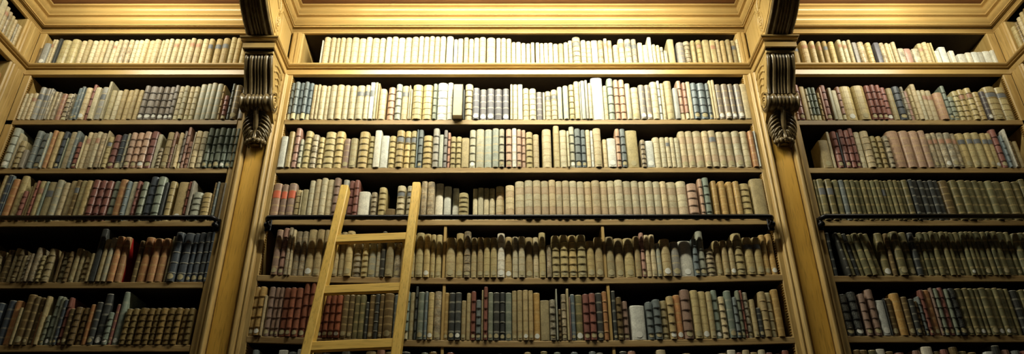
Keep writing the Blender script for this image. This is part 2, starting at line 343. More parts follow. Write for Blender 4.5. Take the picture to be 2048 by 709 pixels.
# corner posts where the side bookcases start
def corner(x, s_, nm, wr):
    t = thing('corner_post', (x, 0, 0), 'yellowish oak corner post with grooves at the far %s end of the shelves' % nm, 'post', 'corner posts')
    for z0, z1, nn in ((0, 4.16, 'lower_post'), (4.2335, 4.462, 'upper_post')):
        mb = MB()
        # back-wall stile
        pts = [(.0, 0.0), (.034, 0.0), (.040, .004), (.040, .29)] if s_ < 0 else [(-.048, .29), (-.048, .004), (-.042, 0), (.0, 0.0)]
        profile_board(mb, pts, z0, z1)
        # side bookcase stile with two grooves, in the return plane
        q = [(-.018, -.0), (.0, -.004), (.002, -.018), (.008, -.022), (.008, -wr * .48), (.003, -wr * .50), (.003, -wr * .54), (.010, -wr * .57), (.010, -wr * .80), (.004, -wr * .84), (.004, -wr + .008), (-.002, -wr), (-.29, -wr)]
        rows = [[(-s_ * a, b_, z) for a, b_ in q] for z in (z0, z1)]
        mb.grid(rows, smooth=False, flip=s_ < 0)
        obj(nn, mb, M_oakv, t)
corner(XL, -1, 'left', .13); corner(XRR, 1, 'right', .105)
# sawtooth racks
def rack(x, y, z0, z1, d, where):
    mb = MB(); n = int((z1 - z0) / .013); P = []
    for i in range(n): P += [(0, i * .013), (.009, i * .013 + .003), (0, i * .013 + .012)]
    rows = [[(x + d * a, yy, z0 + z) for a, z in P] for yy in (y, y + .018)]
    mb.grid(rows, smooth=False); back = [[(x, yy, z0 + z) for a, z in P] for yy in (y, y + .018)]
    mb.grid([rows[0], back[0]], smooth=False); mb.grid([rows[1], back[1]], smooth=False); mb.grid(back, smooth=False)
    tag(obj('sawtooth_rack', mb, M_oakv), 'toothed oak shelf-support rack fixed inside the shelf opening, %s' % where, 'shelf support', 'sawtooth shelf racks')
rack(-1.2195, .006, 2.3, 4.15, 1, 'left end of the centre bay'); rack(1.3332, .006, 2.3, 4.15, -1, 'right end of the centre bay')
rack(-2.688, .006, 2.3, 4.15, 1, 'left end of the left bay'); rack(2.810, .006, 2.3, 4.15, -1, 'right end of the right bay')

# dividers
for i, (x, r, tx) in enumerate(((-.316, 5, 'left one under the fourth shelf'), (.4765, 5, 'right one under the fourth shelf'), (-.3095, 6, 'left one under the fifth shelf'), (.483, 6, 'right one under the fifth shelf'), (-.306, 7, 'left one under the sixth shelf'), (.490, 7, 'right one under the sixth shelf'))):
    z0 = zs('C%d' % r, x) + .0005; z1 = zs('C%d' % (r - 1), x) - .033
    mb = MB(); mb.box(-.007, .007, .004, .25, 0, z1 - z0, .0015)
    o = obj('shelf_divider', mb, M_oakv, loc=(x, 0, z0)); tag(o, 'thin upright oak divider propping the centre bay shelves, %s' % tx, 'divider', 'shelf dividers of the centre bay')

# ------------------------------------------------------------------ brackets
def resample(pts, n):
    P = [Vector(p) for p in pts]; D = [0]
    for a, b in zip(P, P[1:]): D.append(D[-1] + (b - a).length)
    out = []
    for i in range(n + 1):
        d = D[-1] * i / n; k = 0
        while k < len(D) - 2 and D[k + 1] < d: k += 1
        out.append(P[k].lerp(P[k + 1], (d - D[k]) / max(D[k + 1] - D[k], 1e-9)))
    return out
def cr(pts, sub=5):
    P = [Vector(p) for p in pts]; P = [P[0]] + P + [P[-1]]; out = []
    for i in range(1, len(P) - 2):
        for k in range(sub):
            t = k / sub; a, b, c, d = P[i - 1:i + 3]
            out.append(.5 * ((2 * b) + (c - a) * t + (2 * a - 5 * b + 4 * c - d) * t * t + (3 * b - a - 3 * c + d) * t ** 3))
    return out + [P[-2]]
BUMPS = ((0, .085, 1), (-.21, .085, 1), (.21, .085, 1), (-.50, .15, 1.15), (.50, .15, 1.15), (-.86, .12, .9), (.86, .12, .9))
def flute(u):
    return max(max(0, 1 - ((u - c) / w_) ** 2) ** .5 * a for c, w_, a in BUMPS)
def fluted_front(mb, prof, half, amp, ns=26, fade=.12):
    P = resample(prof, ns); nu = 56; rows = []
    for i, p in enumerate(P):
        tg = (P[min(i + 1, ns)] - P[max(i - 1, 0)]).normalized(); nrm = Vector((-tg.y, tg.x))
        if nrm.x > 0: nrm = -nrm
        s_ = i / ns; f = min(1, s_ / fade) ** .5; row = []
        for k in range(nu + 1):
            u = -1 + 2 * k / nu; h = amp * flute(u) * f - amp * .4
            row.append((u * half, p.x + nrm.x * h, p.y + nrm.y * h))
        rows.append(row)
    mb.grid(rows)
def spiral(c, r0, turns, x, sgn=1, n=40, plane_flip=1):
    pts = []
    for i in range(n + 1):
        t = i / n; r = r0 * (1 - .85 * t); a = turns * 2 * math.pi * t
        pts.append((x, c[0] + plane_flip * r * math.cos(a), c[1] + r * math.sin(a)))
    return pts
def bracket(c, yb, name):
    t = thing('carved_bracket', (c, 0, 3.66), 'carved oak scroll bracket with shade-painted fluted front and acanthus leaf, on the %s pilaster' % name, 'bracket', 'carved brackets on the pilasters')
    Z = 3.66; w = .076
    # cap block under the band moulding
    mb = MB(); mb.box(-.080, .080, yb + .004, .0, 4.160 - Z, 4.232 - Z, .001); mb.box(-.077, .077, yb + .02, 0, 4.140 - Z, 4.160 - Z, .002); obj('cap', mb, M_carvel, t)
    prof = cr([(yb + .024, 4.142 - Z), (yb + .030, 4.115 - Z), (yb + .048, 4.07 - Z), (yb + .078, 4.02 - Z), (yb + .100, 3.975 - Z), (yb + .112, 3.935 - Z)])
    # side cheeks: thin solid board in the bracket outline
    out = [(-.001, 4.142 - Z)] + [(p.x, p.y) for p in resample(prof, 14)] + [(-.105, 3.90 - Z), (-.07, 3.855 - Z), (-.03, 3.82 - Z), (-.001, 3.80 - Z)]
    mb = MB(); n = len(out)
    for s_ in (-1, 1):
        mb.add([(s_ * w, y, z) for y, z in out], [list(range(n))[::1 if s_ < 0 else -1]])
    mb.add([(s_ * w, y, z) for s_ in (-1, 1) for y, z in out[15:]], [(i, i + 1, i + 1 + n - 15, i + n - 15) for i in range(n - 16)])
    # raised edge bead on the cheeks
    for s_ in (-1, 1): mb.tube([(s_ * w, y + .007, z) for y, z in out[2:14]], .0035, 6)
    obj('cheeks', mb, M_carvel, t)
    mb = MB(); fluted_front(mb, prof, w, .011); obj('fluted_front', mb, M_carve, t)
    # roll with turned rings
    mb = MB(); cy, cz = -.096, 3.902 - Z; rows = []; nx = 44
    for i in range(nx + 1):
        u = -1 + 2 * i / nx; x = u * .087
        r = .042 + .008 * flute(u * .93) + (.006 if abs(u) > .90 else 0)
        if abs(u) > .985: r *= .9
        rows.append([(x, cy + r * math.cos(a), cz + r * math.sin(a)) for a in [2 * math.pi * k / 22 for k in range(23)]])
    mb.grid(rows, flip=True)
    for s_ in (-1, 1): mb.add([(s_ * .0872, cy + .042 * math.cos(2 * math.pi * k / 22), cz + .042 * math.sin(2 * math.pi * k / 22)) for k in range(22)], [list(range(22))[::s_]])
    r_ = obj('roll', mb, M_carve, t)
    mb = MB()
    for s_ in (-1, 1):
        mb.tube(spiral((cy, cz), .040, 2.1, s_ * .088, plane_flip=1), [.0062 - .0035 * i / 40 for i in range(41)], 6)
        mb.ell((s_ * .088, cy, cz), .006, .008, .008)
    obj('volute', mb, M_carvel, r_)
    # leaf relief on the cheeks
    mb = MB()
    for s_ in (-1, 1):
        for (y0, z0, y1, z1, b_) in ((-.030, 4.10, -.150, 4.115, .02), (-.035, 4.06, -.150, 4.075, .03), (-.03, 4.02, -.12, 4.05, .03), (-.03, 3.98, -.10, 4.02, .03), (-.025, 3.93, -.085, 3.98, .025), (-.02, 3.88, -.06, 3.94, .02)):
            pts = []; 
            for k in range(9):
                q = k / 8; pts.append((s_ * (w + .001), y0 + (y1 - y0) * q, z0 - Z + (z1 - z0) * q + b_ * math.sin(math.pi * q) * (1 if k % 2 == 0 else .93)))
            mb.tube(pts, [.0025 + .0065 * math.sin(math.pi * (.15 + .8 * k / 8)) for k in range(9)], 6)
            mb.ell((s_ * (w + .001), y1 - .002, z1 - Z - .004), .006, .008, .008)
        mb.tube(cr([(s_ * (w + .001), -.018, 3.84 - Z), (s_ * (w + .001), -.04, 3.95 - Z), (s_ * (w + .001), -.035, 4.05 - Z), (s_ * (w + .001), -.075, 4.12 - Z)]), .004, 6)
    obj('side_carving', mb, M_carvel, t)
    # acanthus leaf
    mb = MB()
    mb.tube(cr([(0, -.092, 3.880 - Z), (0, -.104, 3.850 - Z), (0, -.082, 3.80 - Z), (0, -.062, 3.75 - Z), (0, -.060, 3.71 - Z), (0, -.066, 3.690 - Z)]), [.020] * 5 + [.014] * 10 + [.011] * 11, 8)
    for s_ in (-1, 1):
        for j in range(7):
            z0 = 3.872 - Z - j * .021; L_ = (.050, .064, .072, .072, .066, .054, .036)[j]; yy = -.066 + j * .004
            for q in range(3):
                dz = -.011 * q
                pts = cr([(s_ * .008, yy - .006, z0 + dz * .3), (s_ * L_ * .42, yy - .024 + .005 * q, z0 - .004 + dz), (s_ * L_ * (.84 - .05 * q), yy - .014 + .006 * q, z0 - .026 + dz * 1.4), (s_ * L_ * (1.0 - .06 * q), yy + .010, z0 - .050 + dz * 1.3), (s_ * L_ * (.95 - .10 * q), yy + .012, z0 - .062 + dz)], 4)
                m_ = len(pts); mb.tube(pts, [(.0030 + .0052 * math.sin(math.pi * (.12 + .8 * k / (m_ - 1)))) for k in range(m_)], 6)
    # body behind the lobes and the curled tip
    rows = []
    for i in range(11):
        q = i / 10; z = 3.862 - Z - .185 * q; hw = .052 * (1 - .35 * q * q) + .006 * math.sin(q * 16); d = .054 - .016 * q
        rows.append([(hw * math.sin(a), -.006 - d * max(0, math.cos(a)), z) for a in [(-.5 + k / 12) * math.pi for k in range(13)]])
    mb.grid(rows); mb.grid([rows[-1], [(0, -.03, 3.672 - Z)] * 13])
    for k in range(7):
        a = (-1 + 2 * k / 6) * 1.25; mb.ell((.048 * math.sin(a), -.022 - .036 * math.cos(a), 3.692 - Z), .013, .013, .016)
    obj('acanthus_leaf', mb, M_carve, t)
bracket(LK, -.238, 'left'); bracket(RK, -.245, 'right')

def beam(c, name):
    Z = 4.234; t = thing('carved_beam_end', (c, 0, Z), 'large carved oak beam end with shade-painted fluted underside and oval rosette, above the %s bracket' % name, 'beam', 'carved beam ends above the brackets')
    w = .075
    prof = cr([(-.246, 0.0), (-.262, .010), (-.30, .025), (-.345, .045), (-.40, .077), (-.46, .125), (-.53, .20), (-.60, .30), (-.66, .41)])
    out = [(-.001, .002)] + [(p.x, p.y + .002) for p in resample(prof, 20)] + [(-1.0, .417), (-.001, .417)]
    n = len(out); mb = MB()
    for s_ in (-1, 1): mb.add([(s_ * w, y, z) for y, z in out], [list(range(n))[::1 if s_ < 0 else -1]])
    mb.add([(s_ * w, y, z) for s_ in (-1, 1) for y, z in out[-3:-1]], [(0, 1, 3, 2)])
    mb.add([(-w, -.001, .001), (w, -.001, .001), (w, -.246, .001), (-w, -.246, .001)], [(0, 1, 2, 3)])
    obj('cheeks', mb, M_carvel, t)
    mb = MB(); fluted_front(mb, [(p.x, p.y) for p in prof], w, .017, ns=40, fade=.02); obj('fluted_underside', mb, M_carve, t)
    mb = MB()
    for s_ in (-1, 1):
        X = s_ * (w + .001)
        mb.tube([(X, p.x + .020 + .004 * (1 - i / 20), p.y + .012) for i, p in enumerate(resample(prof, 20))][1:], .004, 6)
        cy, cz = -.235, .118
        def ov(ry, rz, n=28): return [(X, cy + ry * math.cos(2 * math.pi * k / n), cz + rz * math.sin(2 * math.pi * k / n)) for k in range(n + 1)]
        mb.tube(ov(.036, .058), .0042, 6, caps=False); mb.tube(ov(.027, .047), .0028, 6, caps=False)
        for k in range(8):
            a = 2 * math.pi * k / 8; mb.ell((X, cy + .013 * math.cos(a), cz + .024 * math.sin(a)), .007, .0075, .010)
        mb.ell((X, cy, cz), .011, .006, .008)
        # scroll leaf above and tail below the oval
        for (y0, z0, y1, z1, b_) in ((-.255, .190, -.33, .235, .014), (-.26, .205, -.31, .265, -.012), (-.235, .185, -.27, .27, .012), (-.225, .185, -.215, .25, .012), (-.30, .235, -.37, .27, .01), (-.30, .25, -.35, .31, -.01)):
            pts = [(X, y0 + (y1 - y0) * k / 7 + b_ * math.sin(math.pi * k / 7), z0 + (z1 - z0) * k / 7) for k in range(8)]
            mb.tube(pts, [.003 + .006 * math.sin(math.pi * (.1 + .85 * k / 7)) for k in range(8)], 6); mb.ell((X, y1, z1), .007, .009, .009)
        mb.tube(cr([(X, -.235, .058), (X, -.222, .035), (X, -.19, .02), (X, -.165, .022)]), .0035, 6)
        mb.tube([(X, -.20 + .03 * math.cos(a), .118 + .10 * math.sin(a)) for a in [-1.1 + 2.2 * k / 16 for k in range(17)]], .0032, 6)
    obj('rosette_carving', mb, M_carvel, t)
beam(LK, 'left'); beam(RK, 'right')

# ------------------------------------------------------------------ ladder rails
def rail(xs, xe, x0, ends, bay, lab):
    t = thing('ladder_rail', (0, 0, 3.24), lab, 'rail', 'black ladder rails')
    y = -.052; z = 0; R_ = .026; pts = []
    if 'l' in ends:
        pts += [(xs, .004, z - .002), (xs, -.018, z)]
        for k in range(7): a = math.pi / 2 * k / 6; pts.append((xs + R_ * (1 - math.cos(a)), y + R_ * (1 - math.sin(a)), z))
    else: pts.append((xs, y, z))
    if 'r' in ends:
        for k in range(7): a = math.pi / 2 * k / 6; pts.append((xe - R_ * (1 - math.sin(a)), y + R_ * (1 - math.cos(a)), z))
        pts += [(xe, -.018, z), (xe, .004, z - .002)]
    else: pts.append((xe, y, z))
    mb = MB(); mb.tube(pts, .0125, 12); obj('bar', mb, M_iron, t)
    for e, x in (('l', xs), ('r', xe)):
        if e in ends:
            mb = MB(); s_ = 1 if e == 'l' else -1; mb.box(x - .016, x + .016, -.006, .004, -.052, .016, .003); mb.tube([(x, -.030, -.030), (x, .0, -.030)], .015, 12); mb.ell((x, -.032, -.030), .0145, .010, .0145)
            mb.tube([(x, -.022, -.004), (x, -.022, -.026)], .010, 8)
            obj('end_fixing', mb, M_iron, t)
rail(-2.66, -1.466, 0, 'r', 'L', 'black iron ladder rail along the fourth shelf of the left bay')
rail(-1.207, 1.326, 0, 'lr', 'C', 'long black iron ladder rail along the fourth shelf of the centre bay')
rail(1.574, 2.79, 0, 'l', 'R', 'black iron ladder rail along the fourth shelf of the right bay')

# ------------------------------------------------------------------ ladder
lad = thing('library_ladder', (-.75, -.66, 0), 'yellow wooden library ladder with flat rungs leaning on the centre rail', 'ladder')
lad_o = Vector((-.75, -.66, 0))
TL, TR = Vector((-.842, -.107, 3.398)), Vector((-.482, -.104, 3.415)); dL = (TL - Vector((-.885, -.267, 2.488))).normalized(); dR = (TR - Vector((-.501, -.267, 2.487))).normalized()
def stile(top, d):
    L_ = (top.z) / d.z; bot = top - d * L_; d = (top - bot).normalized(); X = Vector((1, 0, 0)) - d * d.x; X.normalize(); Y = d.cross(X); Y.normalize()
    if Y.y < 0: Y = -Y
    mb = MB(); W_, T_ = .0405, .062; q = .004; ring = [(q, 0), (W_ - q, 0), (W_, q), (W_, T_ - q), (W_ - q, T_), (q, T_), (0, T_ - q), (0, q)]
    rows = []
    for f, s_ in ((0, 1), (.25, 1), (.5, 1), (.75, 1), (.9985, 1), (1, .86)):
        b_ = bot.lerp(top, f) - lad_o
        rows.append([b_ + X * (W_ / 2 + (a - W_ / 2) * s_) + Y * (T_ / 2 + (c - T_ / 2) * s_) for a, c in ring])
    mb.grid([r_ + [r_[0]] for r_ in rows], smooth=False); mb.add(rows[0], [list(range(8))[::-1]]); mb.add(rows[-1], [list(range(8))])
    obj('stile', mb, M_pine, lad)
    return bot, top, X, Y
SHF = Vector((0, 0, 0)); RUNG0 = 3.097
A = stile(TL + SHF, dL); B_ = stile(TR + SHF, dR)
# rung top edges along the stiles
nR = 11
for i in range(nR):
    zc = RUNG0 - i * .2745
    if zc < .15: break
    fa = zc / A[1].z; fb = (zc + .0145) / B_[1].z
    pa = A[0].lerp(A[1], fa) - lad_o + Vector((.036, .004, 0)); pb = B_[0].lerp(B_[1], fb) - lad_o + Vector((.004, .004, 0))
    mb = MB(); X = (pb - pa).normalized(); up = dL.normalized(); Y = Vector((0, 1, -.17)).normalized(); h = .044; T_ = .024; q = .003
    ring = [(q, 0), (h - q, 0), (h, q), (h, T_ - q), (h - q, T_), (q, T_), (0, T_ - q), (0, q)]
    rows = [[p + up * (a - h) + Y * c for a, c in ring] for p in (pa, pb)]
    mb.grid([r_ + [r_[0]] for r_ in rows], smooth=False); mb.add(rows[0], [list(range(8))[::-1]]); mb.add(rows[-1], [list(range(8))])
    obj('rung', mb, M_pineh, lad)

# ------------------------------------------------------------------ books
BANDN = {'c': 6, 'C': 6, 'm': 6, 'B': 6, 'b': 6}
def book_parts(w, h, dp, code, rnd, simple=False):
    """local frame: x 0..w, spine towards -y at y=0, z 0..h. returns [(name, MB, [materials])]"""
    c, sty, fl = code[0], code[1], code[2:]
    if c == 'Z': c = 'k'
    parts = []
    nb = BANDN.get(c, 5)
    Bq = (.42 if sty in '125' else .34 if sty in '36' else .16) * w; Bq = min(Bq, .018)
    z_lo = .0
    comp = [0.0] + [h * (.14 if nb == 6 else .17) + (h - h * (.14 if nb == 6 else .17)) * i / (nb - 1) for i in range(nb)]
    lift = {'1': .0036, '2': .0018}.get(sty, 0.0)
    lev = [(0, .0022, 0.0), (.002, .0004, .0)]
    for i in range(1, nb):
        z = comp[i]
        if lift: lev += [(z - .0036, 0, 0), (z - .0022, -lift, 0), (z + .0022, -lift, 0), (z + .0036, 0, 0)]
        else: lev += [(z, 0, 0)]
    lev += [(h - .003, 0, 0), (h - .0008, .0012, 0), (h, .0035, 0)]
    def vv(z):
        for i in range(nb):
            if z <= comp[i + 1] + 1e-9: return i + (z - comp[i]) / (comp[i + 1] - comp[i])
        return nb - .001
    na = 6 if simple else 8; hw = w / 2; jo = min(.0016, w * .1)
    rows = []; uvs = []
    for z, dy, _ in lev:
        r_ = [(0, dp, z), (0, Bq + .011, z), (jo, Bq + .006, z)]; u_ = [-5, -5, -5]
        for k in range(na + 1):
            t = -1 + 2 * k / na; s_ = math.sin(t * math.pi / 2 * .93) / math.sin(math.pi / 2 * .93)
            r_.append((hw + s_ * (hw - (0.0004 if dy >= 0 else -.0000)), Bq * (1 - math.cos(t * 1.25)) / (1 - math.cos(1.25)) + dy, z)); u_.append((s_ + 1) / 2)
        r_ += [(w - jo, Bq + .006, z), (w, Bq + .011, z), (w, dp, z)]; u_ += [-5, -5, -5]
        rows.append(r_); uvs.append([(u, vv(z)) for u in u_])
    n = len(rows[0]); nl = len(rows)
    tk = min(.0025, w * .22)
    def inn(p):
        return (min(max(p[0], tk), w - tk), (p[1] + tk if 0 < rows[0].index(p) < n - 1 else p[1]) if False else p[1] + (tk if p[1] < dp - 1e-6 else 0), p[2])
    mb = MB(); V = [p for r_ in rows for p in r_]; F = []; U = []; M_ = []
    pale = 'w' in fl
    for i in range(nl - 1):
        for k in range(n - 1):
            F.append((i * n + k, i * n + k + 1, (i + 1) * n + k + 1, (i + 1) * n + k))
            a = uvs[i][k]; b_ = uvs[i][k + 1]; c_ = uvs[i + 1][k + 1]; d_ = uvs[i + 1][k]
            fl_ = -5 in (a[0], b_[0])
            zt = 1e-4
            U.append([(-5.0 if fl_ else a[0], a[1] + zt), (-5.0 if fl_ else b_[0], b_[1] + zt), (-5.0 if fl_ else c_[0], c_[1] - zt), (-5.0 if fl_ else d_[0], d_[1] - zt)])
            spn = 2 <= k < n - 3
            M_.append(1 if (pale and spn and rows[i + 1][0][2] <= comp[1] - .003) else 2 if ('r' in fl and k in (0, n - 2)) else 0)
    o = len(mb.v); mb.v += V
    for f, u, m_ in zip(F, U, M_):
        mb.f.append(list(f)); mb.uv.append(u); mb.m.append(m_); mb.r.append(rnd); mb.sm.append(False)
    # inner wall, rims
    ib = [inn(p) for p in rows[0]]; it = [(x, y, h) for x, y, z in ib]; it = [(x, y, rows[-1][0][2]) for x, y, z in ib]
    b0 = len(mb.v); mb.v += ib + it
    top = (nl - 1) * n
    def q(f): mb.f.append(f); mb.uv.append([(-5.0, .5)] * len(f)); mb.m.append(0); mb.r.append(rnd); mb.sm.append(False)
    for k in range(n - 1):
        q([b0 + k + 1, b0 + k, b0 + n + k, b0 + n + k + 1])
        q([k + 1, k, b0 + k, b0 + k + 1]); q([top + k, top + k + 1, b0 + n + k + 1, b0 + n + k])
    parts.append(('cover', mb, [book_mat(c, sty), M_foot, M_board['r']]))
    pg = MB(); px = tk * 1.02; pg.box(px, w - px, Bq + tk + .001, dp - .004, .003, h - .004); parts.append(('page_block', pg, [M_page]))
    def ys(x, out):
        s_ = max(-1, min(1, (x - hw) / hw)); t = math.asin(max(-1, min(1, s_ * math.sin(math.pi / 2 * .93)))) / (math.pi / 2 * .93)
        return Bq * (1 - math.cos(t * 1.25)) / (1 - math.cos(1.25)) - out
    def patch(z0, z1, ins=.04, out=.0007):
        m2 = MB(); P = []
        for z in (z0, z1): P.append([(w * ins + w * (1 - 2 * ins) * k / 8, ys(w * ins + w * (1 - 2 * ins) * k / 8, out), z) for k in range(9)])
        m2.grid(P, smooth=False); return m2
    for f in fl:
        if f in 'deE':
            a, b_ = (comp[-3] + .005, comp[-2] - .005)
            if f == 'E': a -= .006; b_ += .004
            parts.append(('title_label', patch(a, b_), [M_lab[f]]))
    if 'a' in fl:
        rz = min(.40 * w, .0155); zc = rz + .010 if c not in 'VG' else rz + .006
        m2 = MB(); rings = []
        for q_ in (.0, .5, 1.0): rings.append([(hw + q_ * rz * .98 * math.cos(2 * math.pi * k / 14), ys(hw + q_ * rz * .98 * math.cos(2 * math.pi * k / 14), .0009), zc + q_ * rz * math.sin(2 * math.pi * k / 14)) for k in range(15)])
        m2.grid(rings, smooth=False, flip=True); parts.append(('shelf_tag', m2, [M_tagw if (c in 'wVv' or rnd > .8) else M_tag]))
    return parts

